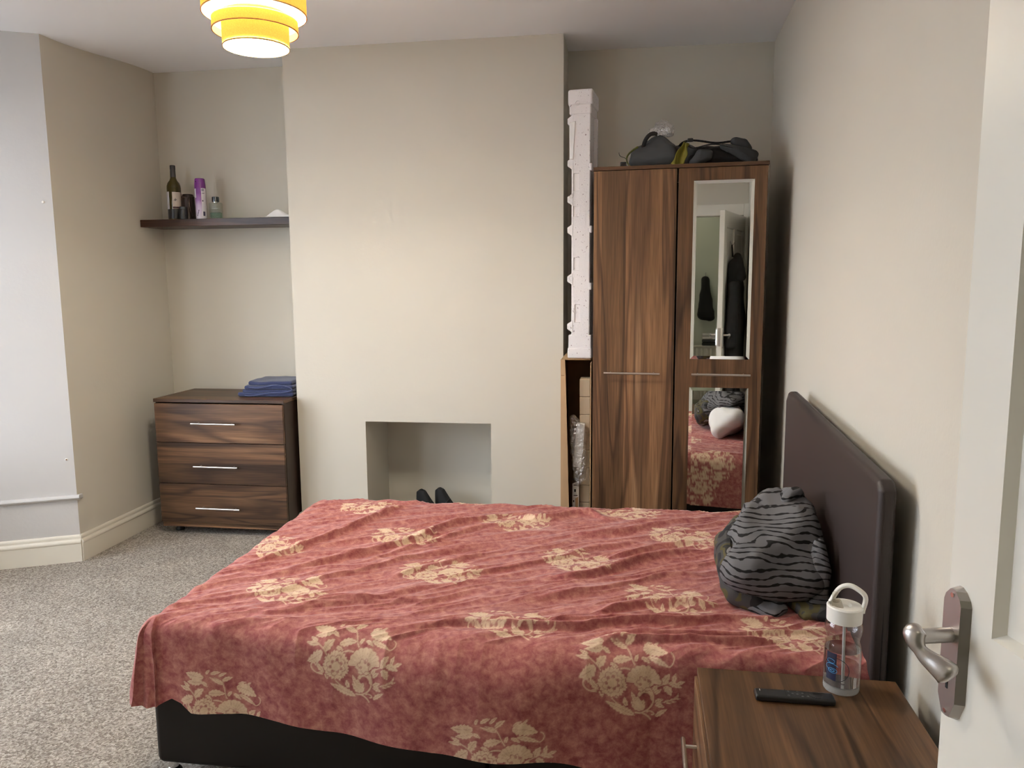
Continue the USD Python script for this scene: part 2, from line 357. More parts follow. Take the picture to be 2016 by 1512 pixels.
# bay front and near splay: sill panels, heads and the windows between
xb = BAY_A[0]
struct("wall_front", U(bx(xb - 0.14, xb, BAY_B[1] - 0.1, BAY_A[1] + 0.1, 0, 0.55), bx(xb - 0.14, xb, BAY_B[1] - 0.1, BAY_A[1] + 0.1, 2.34, WT),
                       bx(xb - 0.14, xb, BAY_B[1] - 0.1, BAY_B[1] + 0.09, 0.5, 2.5), bx(xb - 0.14, xb, BAY_A[1] - 0.09, BAY_A[1] + 0.1, 0.5, 2.5)), bay_m, "wall around the bay's main window", "wall")
nn = (NEARC - BAY_B) / np.linalg.norm(NEARC - BAY_B); n2 = np.array([nn[1], -nn[0]]); n2 = n2 if n2[1] < 0 else -n2
L2 = np.linalg.norm(NEARC - BAY_B)
struct("wall_splay", U(quadwall(BAY_B, NEARC, 0, 0.55, 0.12, n2), quadwall(BAY_B, NEARC, 2.34, WT, 0.12, n2),
                       quadwall(BAY_B, BAY_B + nn * 0.10, 0.5, 2.5, 0.12, n2), quadwall(NEARC - nn * 0.12, NEARC, 0.5, 2.5, 0.12, n2)), bay_m, "near splayed wall of the bay around its narrow window", "wall")
struct("wall_near", U(bx(-3.0, -0.24, 0.08, 0.20, 0, WT), bx(0.60, 0.75, 0.08, 0.20, 0, WT), bx(-0.3, 0.65, 0.08, 0.20, 2.05, WT), quadwall((-2.86, 0.15), NEARC, 0, WT, 0.1, (-1, 0))), wall_m, "wall around the doorway where the camera stands", "wall")
struct("wall_hall", U(bx(-1.8, 1.3, -1.42, -1.32, 0, WT), bx(-1.85, -1.75, -1.4, 0.1, 0, WT), bx(1.25, 1.35, -1.4, 0.2, 0, WT), bx(0.6, 1.35, 0.08, 0.19, 0, WT)), hall_m, "pale green hall wall seen through the doorway in the mirror", "wall")
struct("floor_hall".replace("_hall", "_1"), bx(-1.85, 1.3, -1.42, 0.15, -0.1, 0.0), carpet_m, "beige carpet of the hall beyond the doorway", "floor")


def window(name, a, b, z0, z1, nrm, bars, label):
    """sash window: frame, bars, panes between plan points a and b"""
    a, b = np.array(a, float), np.array(b, float); L = np.linalg.norm(b - a); rz = math.atan2(b[1] - a[1], b[0] - a[0])
    t = thing(name, label, "window", (a[0], a[1], 0), rz, kind="structure")
    s = 1 if (np.array([-math.sin(rz), math.cos(rz)]) @ np.array(nrm)) > 0 else -1
    yy = sorted([0.03 * s, 0.09 * s]); ym = sum(yy) / 2
    part(t, "frame", bx(0, L, *yy, z0, z1) - bx(0.05, L - 0.05, yy[0] - 1, yy[1] + 1, z0 + 0.06, z1 - 0.05), white_m)
    xs = np.linspace(0.05, L - 0.05, bars + 2); zm = (z0 + z1) / 2
    for x in xs[1:-1]: part(t, "mullion", cbox(x - 0.03, x + 0.03, *yy, z0 + 0.05, z1 - 0.04, 0.006), white_m)
    for k in range(bars + 1):
        part(t, "meeting_rail", cbox(xs[k], xs[k + 1], ym - 0.02, ym + 0.02, zm - 0.022, zm + 0.022, 0.005), white_m)
        for q0, q1 in ((z0 + 0.055, zm), (zm, z1 - 0.045)): part(t, "pane", bx(xs[k], xs[k + 1], ym - 0.002, ym + 0.002, q0, q1), pane_m)
    part(t, "sill", cbox(-0.02, L + 0.02, min(-0.05 * s, yy[1] if s > 0 else yy[0]), max(-0.05 * s, yy[1] if s > 0 else yy[0]), z0 - 0.03, z0, 0.008), white_m)


window("window_1", (xb, BAY_A[1] - 0.09), (xb, BAY_B[1] + 0.09), 0.55, 2.34, (-1, 0), 2, "wide three-light sash window in the bay's front")
window("window_2", BAY_B + nn * 0.10, NEARC - nn * 0.12, 0.55, 2.34, n2, 0, "narrow sash window in the bay's near splay")

PROF = [(0, 0), (0.018, 0), (0.018, 0.098), (0.0215, 0.102), (0.0225, 0.110), (0.0185, 0.118), (0.012, 0.122), (0.011, 0.127), (0.013, 0.133), (0.010, 0.141), (0.004, 0.145), (0, 0.145)]


def skirting(a, b, into, scale=1.0, prof=PROF, z=0.0):
    """moulded board along the plan segment a-b, projecting along 'into'"""
    a, b, n = np.array(a, float), np.array(b, float), np.array(into, float); n /= np.linalg.norm(n)
    k = len(prof); v = np.array([[*(p + n * q[0] * 1.0), z + q[1] * scale] for p in (a, b) for q in prof])
    f = [[i, (i + 1) % k, (i + 1) % k + k] for i in range(k)] + [[i, (i + 1) % k + k, i + k] for i in range(k)]
    from trimesh.creation import triangulate_polygon
    import shapely.geometry as sg
    pv, pf = triangulate_polygon(sg.Polygon(prof), engine="earcut")
    lut = [int(np.argmin(np.linalg.norm(np.array(prof) - p, axis=1))) for p in pv]
    for t in pf:
        q = [lut[x] for x in t]; f.append(q[::-1]); f.append([x + k for x in q])
    t = trimesh.Trimesh(v, f, process=False); t.fix_normals(); return t


struct("baseboard_left", skirting(CORNER + [0, -0.008], (-2.86, ALC), (1, 0)), gloss_m, "moulded cream skirting along the shaded alcove wall", "skirting board", smooth=40)
struct("baseboard_bay", skirting(BAY_A, CORNER + nrm * 0 + np.array([0.004, 0.002]), -nrm), gloss_m, "moulded cream skirting below the bright bay wall", "skirting board", smooth=40)
struct("baseboard_chimney", cat(skirting((CXL - 0.004, CH), (-1.474, CH), (0, -1), 0.8), skirting((-0.738, CH), (CXR, CH), (0, -1), 0.8), skirting((CXL, CH - 0.018), (CXL, ALC), (-1, 0), 0.8)), gloss_m, "low cream skirting around the chimney breast", "skirting board", smooth=40)
struct("baseboard_back", cat(skirting((-2.86, ALC), (CXL, ALC), (0, -1)), skirting((CXR, ALC), (0.8, ALC), (0, -1))), gloss_m, "cream skirting at the back of both alcoves", "skirting board", smooth=40)
struct("baseboard_right", skirting((wallx(0.25), 0.25), (wallx(4.5), 4.5), (-1, 0)), gloss_m, "cream skirting on the right wall behind the bed", "skirting board", smooth=40)
BEAD = [(0, 0), (0.012, 0.002), (0.020, 0.008), (0.022, 0.014), (0.019, 0.021), (0.010, 0.026), (0, 0.027)]
struct("trim_2", cat(skirting(BAY_A, CORNER + np.array([0.012, 0.006]), -nrm, prof=BEAD, z=0.335), tm(cbox(-2.866, -2.846, 3.575, 3.612, 0.337, 0.361, 0.004))), bay_m, "rounded cream ledge moulding low on the bay wall", "moulding", smooth=40)
struct("trim_3", cat(cbox(-0.34, -0.24, 0.197, 0.215, 0, 2.15, 0.004), cbox(-0.24, 0.60, 0.197, 0.215, 2.05, 2.15, 0.004), cbox(0.60, 0.665, 0.197, 0.215, 0, 2.15, 0.004)), white_m, "white architrave around the open doorway", "architrave")
struct("ground", bx(-16.0, -3.75, -6.0, 10.0, -0.6, -0.45), M("street_paving", (0.12, 0.115, 0.11), 0.9, vary=(2, 0.15)), "grey paved ground outside the bay window", "ground")
# wall plugs left in the bay wall
for (dx, z, lab, sz) in ((0.042, 1.877, "small white wall plug high on the bay wall", 0.006), (0.035, 0.554, "brown rusty screw head low on the bay wall", 0.006)):
    c = CORNER + SPL * dx; n_ = -nrm
    t = thing("wall_plug" if z > 1 else "screw_head", lab, "wall plug" if z > 1 else "screw", (c[0], c[1], z), math.atan2(n_[1], n_[0]))
    part(t, "collar", tm(Manifold.cylinder(0.004, 0.0075, 0.006, 16).rotate([0, 90, 0])), wplastic)
    part(t, "head", tm(Manifold.cylinder(0.003, 0.0038, 0.003, 12).rotate([0, 90, 0]).translate([0.004, 0, 0])), wplastic if z > 1 else M("rust", (0.16, 0.08, 0.05), 0.6))

# ------------------------------------------------------------------ door, standing open at the right
DA = math.radians(13.0)
dv = np.array([math.sin(DA), -math.cos(DA)])           # from the leading edge towards the hinge
door = thing("door_1", "open white panelled door at the right edge of the view", "door", (0.403, 0.981, 0), math.atan2(dv[1], dv[0]), kind="structure")
# local: x from leading edge to hinge, y: thickness. Seen face = the one towards -x world
sgn = -1 if (np.array([-dv[1], dv[0]]) @ np.array([-1, 0])) > 0 else 1
DT = 0.040
fy = 0.0                                            # seen face at y = 0, leaf goes to y = sgn*DT
y0, y1 = sorted([0.0, sgn * DT]); face = -sgn           # outward normal of seen face is -sgn in y
dcuts = []
leaf = cbox(0, 0.775, y0, y1, 0.01, 2.03, 0.0015)
for zz0, zz1 in ((1.042, 1.90), (0.22, 0.80)):
    for xx0, xx1 in ((0.078, 0.358), (0.438, 0.70)):
        for ys in (0.0, sgn * DT):
            d_ = 0.013; out = face if ys == 0 else -face
            o_, i_ = ys + out * 0.001, ys - out * d_
            leaf = leaf - hullpts([[x, o_, z] for x in (xx0, xx1) for z in (zz0, zz1)] + [[x, i_, z] for x in (xx0 + 0.008, xx1 - 0.008) for z in (zz0 + 0.008, zz1 - 0.008)])
leafp = part(door, "leaf", leaf, white_m)
for zz0, zz1 in ((1.042, 1.90), (0.22, 0.80)):
    for xx0, xx1 in ((0.078, 0.358), (0.438, 0.70)):
        for ys in (0.0, sgn * DT):
            out = face if ys == 0 else -face; yb = ys - out * 0.0135
            part(door, "panel", hullpts([[x, yb, z] for x in (xx0 + 0.03, xx1 - 0.03) for z in (zz0 + 0.03, zz1 - 0.03)] + [[x, yb + out * 0.005, z] for x in (xx0 + 0.045, xx1 - 0.045) for z in (zz0 + 0.045, zz1 - 0.045)]), white_m)


def handle(ys, out):
    """lever handle on a long plate; out = +-1 outward direction along y"""
    Z0, Z1, XC, HW = 0.914, 1.083, 0.0235, 0.0205
    pl = []
    for z, w in ((Z0, 0.006), (Z0 + 0.005, 0.012), (Z0 + 0.026, HW), (Z1 - 0.020, HW), (Z1 - 0.012, HW * 0.86), (Z1 - 0.004, HW * 0.5), (Z1, HW * 0.15)):
        for s in (-1, 1):
            pl += [[XC + s * w, ys, z], [XC + s * max(w - 0.005, 0.002), ys + out * 0.011, min(max(z, Z0 + 0.004), Z1 - 0.003)]]
    pt = part(door, "handle_plate", hullpts(pl), satin, label="satin nickel lever handle plate")
    part(pt, "keyhole", cbox(XC - 0.002, XC + 0.002, *sorted([ys + out * 0.0105, ys + out * 0.0118]), 0.953, 0.975, 0.0005), rubber)
    for z in (Z1 - 0.010, Z0 + 0.010): part(pt, "screw", tm(Manifold.cylinder(0.0015, 0.003, 0.003, 12).rotate([-90 * out, 0, 0]).translate([XC, ys + out * 0.0105, z])), chrome)
    zs = 1.022
    lev = trimesh.util.concatenate([
        tube([[XC, ys + out * 0.010, zs], [XC, ys + out * 0.052, zs]], 0.0092, 20),
        tube(spline([[XC - 0.004, ys + out * 0.049, zs + 0.012], [XC - 0.001, ys + out * 0.056, zs + 0.004], [XC + 0.008, ys + out * 0.056, zs - 0.010], [XC + 0.018, ys + out * 0.050, zs - 0.019], [XC + 0.030, ys + out * 0.044, zs - 0.024], [XC + 0.042, ys + out * 0.036, zs - 0.032]], 30),
             np.interp(np.linspace(0, 1, 30), [0, 0.06, 0.15, 0.42, 0.78, 0.95, 1.0], [0.004, 0.0115, 0.0145, 0.0085, 0.0140, 0.0165, 0.010]), 20, flat=0.72)])
    part(pt, "lever", lev, satin, smooth=60)


handle(0.0, face)
handle(sgn * DT, -face)
part(door, "latch_plate", cbox(-0.0015, 0.0005, *sorted([sgn * 0.008, sgn * 0.032]), 0.93, 1.08, 0.0004), satin, label="brass coloured latch plate on the door's leading edge")
for z in (0.25, 1.0, 1.8): part(door, "hinge", cbox(0.772, 0.783, *sorted([0.0, sgn * 0.012]), z - 0.05, z + 0.05, 0.002), satin)

# ------------------------------------------------------------------ pendant lamp
lamp = thing("pendant_lamp", "lit yellow three-tier drum pendant lamp hanging from the ceiling", "pendant lamp", (-1.246, 2.576, 0))
shade_m = usdkit.material(stage, LK + "yellow_shade_cloth", {
    "tc": ("texture_coordinate", {}), "mp": ("mapping", {"scale": (1, 1, 1)}), "n": ("noise_texture", {"scale": 240.0, "detail": 2.0}), "r": ("rgb_ramp", {"ramp": [(0.3, (0.75, 0.30, 0.045)), (0.7, (0.85, 0.40, 0.08))]}),
    "d": ("diffuse_bsdf", {}), "t": ("translucent_bsdf", {}), "e": ("emission", {"color": (1.0, 0.52, 0.115), "strength": SHADE_L}), "m": ("mix_closure", {"fac": 0.5}), "a": ("add_closure", {})},
    [("tc.object", "n.vector"), ("n.fac", "r.fac"), ("r.color", "d.color"), ("r.color", "t.color"), ("d.BSDF", "m.closure1"), ("t.BSDF", "m.closure2"), ("m.closure", "a.closure1"), ("e.emission", "a.closure2")], surface="a.closure")
lining = glow("lit_shade_lining", (1.0, 0.72, 0.28), 1.25)
diff_m = glow("lit_lamp_diffuser", (1.0, 0.93, 0.76), LAMP_L)
ring_m = glow("lit_tier_ring", (1.0, 0.80, 0.38), 2.2)
hem_m = M("brown_shade_hem", (0.30, 0.14, 0.03), 0.7)
for r, zb, zt in ((0.170, 2.357, 2.50), (0.140, 2.301, 2.34), (0.109, 2.250, 2.36)):
    sh = part(lamp, "shade", lathe([(r, zb), (r, zt)], 72), shade_m, smooth=True, label="yellow cloth drum tier")
    part(sh, "lining", lathe([(r - 0.002, zt), (r - 0.002, zb)], 72), lining, smooth=True)
    part(sh, "hem", lathe([(r - 0.0015, zb), (r + 0.0012, zb - 0.0005), (r + 0.0012, zb + 0.003), (r - 0.0015, zb + 0.003)], 72), hem_m)
for r0, r1, z in ((0.106, 0.138, 2.325), (0.137, 0.168, 2.395)):
    part(lamp, "ring", lathe([(r0, z), (r1, z)], 72), ring_m)
part(lamp, "diffuser", lathe([(0.0001, 2.254), (0.107, 2.254), (0.107, 2.256), (0.0001, 2.256)], 72), diff_m, label="glowing white bottom disc")
for k in range(3):
    a = k * 2 * PI / 3 + 1.9
    part(lamp, "spoke", tube([[0.139 * math.cos(a), 0.139 * math.sin(a), 2.41], [0.169 * math.cos(a), 0.169 * math.sin(a), 2.41]], 0.003, 6), steel)
part(lamp, "cord", tube([[0, 0, 2.48], [0, 0, 2.74]], 0.0035, 8), wplastic)
part(lamp, "bulb_diffuser", lathe([(0.0001, 2.44), (0.10, 2.44), (0.10, 2.442), (0.0001, 2.442)], 48), glow("lit_upper_diffuser", (1.0, 0.92, 0.84), 330.0), label="glowing upper diffuser disc")
part(lamp, "ceiling_rose", lathe([(0.0001, 2.745), (0.05, 2.745), (0.045, 2.72), (0.012, 2.705), (0.0001, 2.705)], 32), wplastic, smooth=40)

hl = thing("hall_light", "round white ceiling light of the hall behind the doorway", "ceiling light", (-0.3, -0.7, 0))
part(hl, "bowl", lathe([(0.0001, 2.62), (0.10, 2.63), (0.15, 2.67), (0.16, 2.735), (0.0001, 2.735)], 32), glow("lit_hall_bowl", (1.0, 0.90, 0.72), HALL_L), smooth=40)
part(hl, "rim", lathe([(0.158, 2.72), (0.17, 2.72), (0.17, 2.74), (0.158, 2.74)], 32), wplastic)

# ------------------------------------------------------------------ floating shelf and what stands on it
SZ = 1.846
shelf = thing("floating_shelf", "dark brown floating shelf across the left alcove", "shelf", (-2.86, 4.285, 0))
part(shelf, "board", cbox(0.001, 0.973, 0, 0.234, SZ - 0.042, SZ, 0.0015), shelf_m)
part(shelf, "wall_batten", cbox(0.02, 0.955, 0.225, 0.2345, SZ - 0.036, SZ - 0.006, 0.001), wenge)


def at_ratio(px, y):  # plan x on the ray of an image column at depth y near shelf height
    d = (px - 1008) / FPX * rt + fwd + (756 - 425) / FPX * up
    return d[0] / d[1] * y


wx = at_ratio(345.5, 4.385)
wb = thing("wine_bottle", "tall dark green wine bottle with cream label on the shelf", "bottle", (wx, 4.385, SZ))
H = 0.325
bp = part(wb, "body", lathe([(0.0001, 0.0), (0.034, 0.0), (0.0385, 0.004), (0.0395, 0.012), (0.0398, 0.190), (0.0385, 0.205), (0.033, 0.222), (0.022, 0.236), (0.0165, 0.250), (0.0150, 0.262), (0.0145, 0.312), (0.0001, 0.312)], 48), green_g, smooth=40)
part(wb, "foil_capsule", lathe([(0.0152, 0.255), (0.0162, 0.256), (0.0150, 0.300), (0.0158, 0.302), (0.0158, H - 0.002), (0.014, H), (0.0001, H)], 32), black_p, smooth=40)
part(wb, "dregs", lathe([(0.0400, 0.010), (0.0402, 0.012), (0.0402, 0.064), (0.0400, 0.066)], 48), black_p, smooth=True, label="black lower band")


def wrap(r, a0, a1, z0, z1, n=14, t=0.0004):
    a = np.linspace(a0, a1, n); vs, fs = [], []
    for rr in (r, r + t):
        for z in (z0, z1): vs.append(np.stack([rr * np.cos(a), rr * np.sin(a), np.full(n, z)], -1))
    v = np.vstack(vs); g = lambda k, i: k * n + i
    for i in range(n - 1):
        for p_, q_, fl in ((2, 3, 0), (0, 1, 1), (0, 2, 0), (1, 3, 1)):
            qd = [g(p_, i), g(p_, i + 1), g(q_, i + 1), g(q_, i)]
            if fl: qd = qd[::-1]
            fs += [[qd[0], qd[1], qd[2]], [qd[0], qd[2], qd[3]]]
    return trimesh.Trimesh(v, fs, process=False)


D = lambda deg: math.radians(deg)
cream = M("cream_label", (0.58, 0.50, 0.42), 0.6); pale = M("pale_label", (0.62, 0.60, 0.62), 0.6)
part(wb, "front_label", wrap(0.0403, D(-75), D(5), 0.068, 0.166), cream, label="cream front label with a dark bird")
part(wb, "label_band", wrap(0.0408, D(-75), D(5), 0.070, 0.080), M("maroon_print", (0.05, 0.012, 0.012), 0.6))
part(wb, "back_label", wrap(0.0403, D(-165), D(-103), 0.066, 0.168), pale, label="white back label")
bird = cat(wrap(0.0409, D(-62), D(-40), 0.119, 0.1225), wrap(0.0409, D(-54), D(-50), 0.112, 0.130), wrap(0.0409, D(-66), D(-56), 0.1145, 0.1165))
part(wb, "bird_print", bird, black_p)

cx = at_ratio(372, 4.40)
can = thing("tankard", "dark brown metal tankard between wine bottle and purple spray", "tankard", (cx, 4.40, SZ))
dkm = M("dark_bronze_metal", (0.030, 0.021, 0.018), 0.3, metallic=0.6)
part(can, "body", lathe([(0.0001, 0), (0.038, 0), (0.039, 0.004), (0.0365, 0.135), (0.031, 0.153), (0.028, 0.155), (0.027, 0.150), (0.0001, 0.148)], 40), dkm, smooth=35)
part(can, "rim", lathe([(0.0365, 0.134), (0.0378, 0.136), (0.0372, 0.141), (0.0355, 0.142)], 40), dkm, smooth=True)
part(can, "handle", tube(spline([[0.020, -0.030, 0.122], [0.030, -0.044, 0.128], [0.036, -0.052, 0.115], [0.040, -0.054, 0.08], [0.042, -0.046, 0.045], [0.034, -0.020, 0.03]], 24), 0.0045, 10, flat=1.5), M("worn_bronze", (0.12, 0.085, 0.07), 0.25, metallic=0.9), smooth=60, label="worn shiny handle")
jx = at_ratio(361, 4.310)
jar = thing("small_jar", "low black jar in front of the wine bottle's foot", "jar", (jx, 4.310, SZ))
part(jar, "body", lathe([(0.0001, 0), (0.021, 0), (0.022, 0.003), (0.022, 0.052), (0.019, 0.058), (0.0001, 0.058)], 32), black_p, smooth=35)
part(jar, "lid", lathe([(0.0195, 0.058), (0.0205, 0.059), (0.0205, 0.071), (0.019, 0.073), (0.0001, 0.073)], 32), M("black_lid", (0.035, 0.04, 0.042), 0.3), smooth=35)

sx_ = at_ratio(397, 4.35)
spray = thing("air_freshener", "purple and white air freshener spray can with purple cap", "spray can", (sx_, 4.35, SZ))
pur = usdkit.material(stage, LK + "purple_fade_print", {"tc": ("texture_coordinate", {}), "sx": ("separate_xyz", {}), "n": ("noise_texture", {"scale": 30.0}), "a": ("math", {"math_type": "multiply_add", "value2": 0.035}),
    "r": ("rgb_ramp", {"ramp": [(0.0, (0.72, 0.68, 0.76)), (0.45, (0.55, 0.42, 0.62)), (0.75, (0.30, 0.14, 0.38)), (1.0, (0.17, 0.035, 0.23))]}), "mr": ("map_range", {"from_min": 0.03, "from_max": 0.17, "clamp": True}), "p": ("principled_bsdf", {"roughness": 0.3})},
    [("tc.object", "sx.vector"), ("tc.object", "n.vector"), ("n.fac", "a.value1"), ("sx.z", "a.value3"), ("a.value", "mr.value"), ("mr.result", "r.fac"), ("r.color", "p.base_color")], surface="p.BSDF")
part(spray, "can", lathe([(0.0001, 0), (0.030, 0), (0.0315, 0.003), (0.0315, 0.182), (0.029, 0.188), (0.0001, 0.188)], 40), pur, smooth=35)
part(spray, "cap", lathe([(0.0312, 0.180), (0.0318, 0.182), (0.0312, 0.200), (0.0285, 0.232), (0.026, 0.238), (0.0001, 0.239)], 40), M("purple_plastic", (0.16, 0.018, 0.20), 0.35), smooth=40)
part(spray, "label_panel", wrap(0.0317, D(-52), D(10), 0.010, 0.181), M("white_print", (0.74, 0.72, 0.76), 0.4), label="white text panel")
part(spray, "highlight_panel", wrap(0.0317, D(-150), D(-108), 0.125, 0.178), M("white_print_b", (0.70, 0.68, 0.72), 0.4))
txt = [wrap(0.0321, D(-48), D(-22), z, z + 0.004) for z in (0.164, 0.172)] + [wrap(0.0321, D(-46), D(-18), 0.150, 0.153), wrap(0.0321, D(-45), D(-34), 0.103, 0.111), wrap(0.0321, D(-42), D(-20), 0.02, 0.045)]
ink_m = M("dark_print", (0.06, 0.05, 0.10), 0.5)
for t_ in txt: part(spray, "printed_text", t_, ink_m)
part(spray, "sprig_print", cat(*[wrap(0.0321, D(-104 + 4 * k), D(-97 + 4 * k), 0.02 + 0.007 * k, 0.026 + 0.007 * k) for k in range(5)]), M("dark_print_b", (0.03, 0.025, 0.06), 0.5))
part(spray, "nozzle_hole", wrap(0.0302, D(-112), D(-100), 0.215, 0.222, t=0.001), black_p)

px_ = at_ratio(426, 4.36)
per = thing("cologne_bottle", "small square glass cologne bottle with dark cap on the shelf", "bottle", (px_, 4.36, SZ), 0.12)
per_b = rbox(-0.037, 0.037, -0.017, 0.017, 0.0, 0.098, 0.007)
part(per, "glass", per_b, thin("cologne_glass", (0.88, 0.91, 0.885), 0.10, 0.3), smooth=40)
part(per, "cologne", rbox(-0.0318, 0.0318, -0.0118, 0.0118, 0.0095, 0.040, 0.004), greenliq, smooth=40, label="pale green liquid")
part(per, "neck", lathe([(0.013, 0.097), (0.013, 0.104), (0.0001, 0.104)], 24), chrome)
part(per, "cap", lathe([(0.0001, 0.102), (0.020, 0.102), (0.0205, 0.104), (0.0205, 0.128), (0.019, 0.131), (0.0001, 0.131)], 32), M("gunmetal", (0.10, 0.11, 0.12), 0.22, metallic=0.9), smooth=35)
for k in range(3): part(per, "text_line", bx(-0.018, 0.018 - 0.006 * k, -0.0178, -0.0170, 0.062 + 0.006 * k, 0.0635 + 0.006 * k), M("grey_print", (0.25, 0.27, 0.26), 0.5) if k == 0 else LK + "grey_print")


def crumple(nx, ny, f):
    u, w = np.meshgrid(np.linspace(0, 1, nx), np.linspace(0, 1, ny), indexing="ij"); p = f(u, w).reshape(-1, 3)
    i, j = np.meshgrid(np.arange(nx - 1), np.arange(ny - 1), indexing="ij"); a = (i * ny + j).ravel()
    q = np.stack([a, a + ny, a + ny + 1, a + 1], -1)
    return p, np.vstack([q[:, [0, 1, 2]], q[:, [0, 2, 3]]])


def shell(p, f, t=0.002):
    m = trimesh.Trimesh(p, f, process=False); n = np.array(m.vertex_normals); k = len(p)
    e = trimesh.grouping.group_rows(m.edges_sorted, require_count=1); ed = m.edges[e]
    side = np.vstack([np.stack([ed[:, 1], ed[:, 0], ed[:, 0] + k], 1), np.stack([ed[:, 1], ed[:, 0] + k, ed[:, 1] + k], 1)])
    o = trimesh.Trimesh(np.vstack([p, p - n * t]), np.vstack([f, f[:, ::-1] + k, side]), process=False)
    if o.volume < 0: o.invert()
    return o


def tis(u, w):
    x = u * 0.20; y = w * 0.11
    z = 0.006 + 0.034 * np.exp(-((u - 0.45) / 0.22) ** 2) * (0.6 + 0.4 * np.sin(w * 5)) + 0.014 * ridge(np.stack([u * 4, w * 3, 0 * u], -1), 1.0, 3) * (1 - np.exp(-u * 6))
    return np.stack([x, y, z * np.minimum(1, 0.25 + 4 * u * (1 - u) + 0.5 * u) * np.minimum(1, 0.05 + w * 5) * np.minimum(1, (1 - w) * 6 + 0.1)], -1)


tp, tf = crumple(40, 26, tis)
tp[:, 2] -= tp[:, 2].min() - 0.003
tshell = shell(tp, tf, 0.0012)
top("crumpled_tissue", trimesh.Trimesh(tshell.vertices + np.array([-2.105, 4.315, SZ]), tshell.faces, process=False), white_f, "crumpled white tissue lying at the right end of the shelf", "tissue", smooth=True)

# ------------------------------------------------------------------ chest of drawers and towel
CW, CD, CT = 0.79, 0.43, 0.808
ch = thing("chest_of_drawers", "walnut three-drawer chest with bar handles in the left alcove", "chest of drawers", (-2.694, 4.062, 0))
part(ch, "top_panel", cbox(-0.006, CW + 0.004, -0.010, CD, CT - 0.020, CT, 0.0015), wal_top)
part(ch, "side_panel", cbox(0, 0.016, 0.004, CD - 0.004, 0.055, CT - 0.020, 0.001), wenge)
part(ch, "side_panel", cbox(CW - 0.016, CW, 0.004, CD - 0.004, 0.055, CT - 0.020, 0.001), wenge)
part(ch, "back_panel", bx(0.016, CW - 0.016, CD - 0.012, CD - 0.006, 0.06, CT - 0.022), wenge)
part(ch, "bottom_panel", cbox(0.016, CW - 0.016, 0.006, CD - 0.014, 0.052, 0.068, 0.001), wenge)
part(ch, "plinth", cbox(0.004, CW - 0.004, -0.006, 0.012, 0.046, 0.072, 0.001), wal_x)
for k, (z0, z1) in enumerate(((0.555, 0.782), (0.311, 0.552), (0.074, 0.308))):
    dr = part(ch, "drawer", cbox(0.002, CW - 0.002, -0.016, 0.002, z0, z1, 0.0015), walnut(f"walnut_drawer_{k}", "x", tint=(0.74, 0.72, 0.72), shift=(1.9 * k + 0.7, 3.3 * k, 2.7 * k), strip=10.0))
    zc = (z0 + z1) / 2 + (0.002, -0.013, -0.02)[k]
    part(dr, "handle", cat(tube([[0.243, -0.046, zc], [0.513, -0.046, zc]], 0.0058, 12), *[tube([[x, -0.046, zc], [x, -0.015, zc]], 0.0042, 8) for x in (0.275, 0.481)]), steel, smooth=40, label="brushed steel bar handle")
for x in (0.06, CW - 0.06):
    for y in (0.075, CD - 0.06): part(ch, "glide_foot", lathe([(0.0001, 0), (0.024, 0), (0.026, 0.008), (0.020, 0.022), (0.014, 0.030), (0.014, 0.053), (0.0001, 0.053)], 20, (x, y, 0)), rubber, smooth=35)

# folded towel: stacked folded layers with rounded fold edge facing the room
tow = thing("folded_towel", "folded navy blue towel on the chest of drawers", "towel", (-2.235, 4.155, CT), D(6))


def layer(x0, x1, y0, y1, z0, h, seed):
    b = rbox(x0, x1, y0, y1, z0, z0 + h, h * 0.49, 14).refine_to_length(0.012); t = tm(b); t.merge_vertices()
    v = np.array(t.vertices)
    w = (meshkit.noise(v * 14, seed) - 0.5) * 0.010 + (meshkit.noise(v * [40, 12, 6], seed + 9) - 0.5) * 0.004
    v[:, 2] = np.maximum(v[:, 2] + w * np.clip((v[:, 2] - z0) / h * 1.5, 0.15, 1), 0.0005); v[:, 1] += w * 0.6; v[:, 0] += w * 0.8
    t.vertices = v; return t


for k, (x0, x1, y0, y1, z0, h) in enumerate(((0.0, 0.333, 0.0, 0.285, 0.0, 0.026), (0.028, 0.333, 0.004, 0.29, 0.021, 0.025), (0.045, 0.331, -0.004, 0.292, 0.043, 0.024), (0.062, 0.324, 0.010, 0.292, 0.064, 0.026))):
    part(tow, "layer", layer(x0, x1, y0, y1, z0, h, 20 + k), navy_f, smooth=True)
part(tow, "woven_hem", cat(tube(spline([[0.05, -0.008, 0.012], [0.11, -0.011, 0.011], [0.2, -0.010, 0.026], [0.30, -0.009, 0.032], [0.331, -0.007, 0.045], [0.30, -0.009, 0.062], [0.2, -0.010, 0.066], [0.075, -0.008, 0.060]], 60), 0.0024, 6)), M("navy_hem", (0.09, 0.11, 0.23), 0.9), smooth=True)

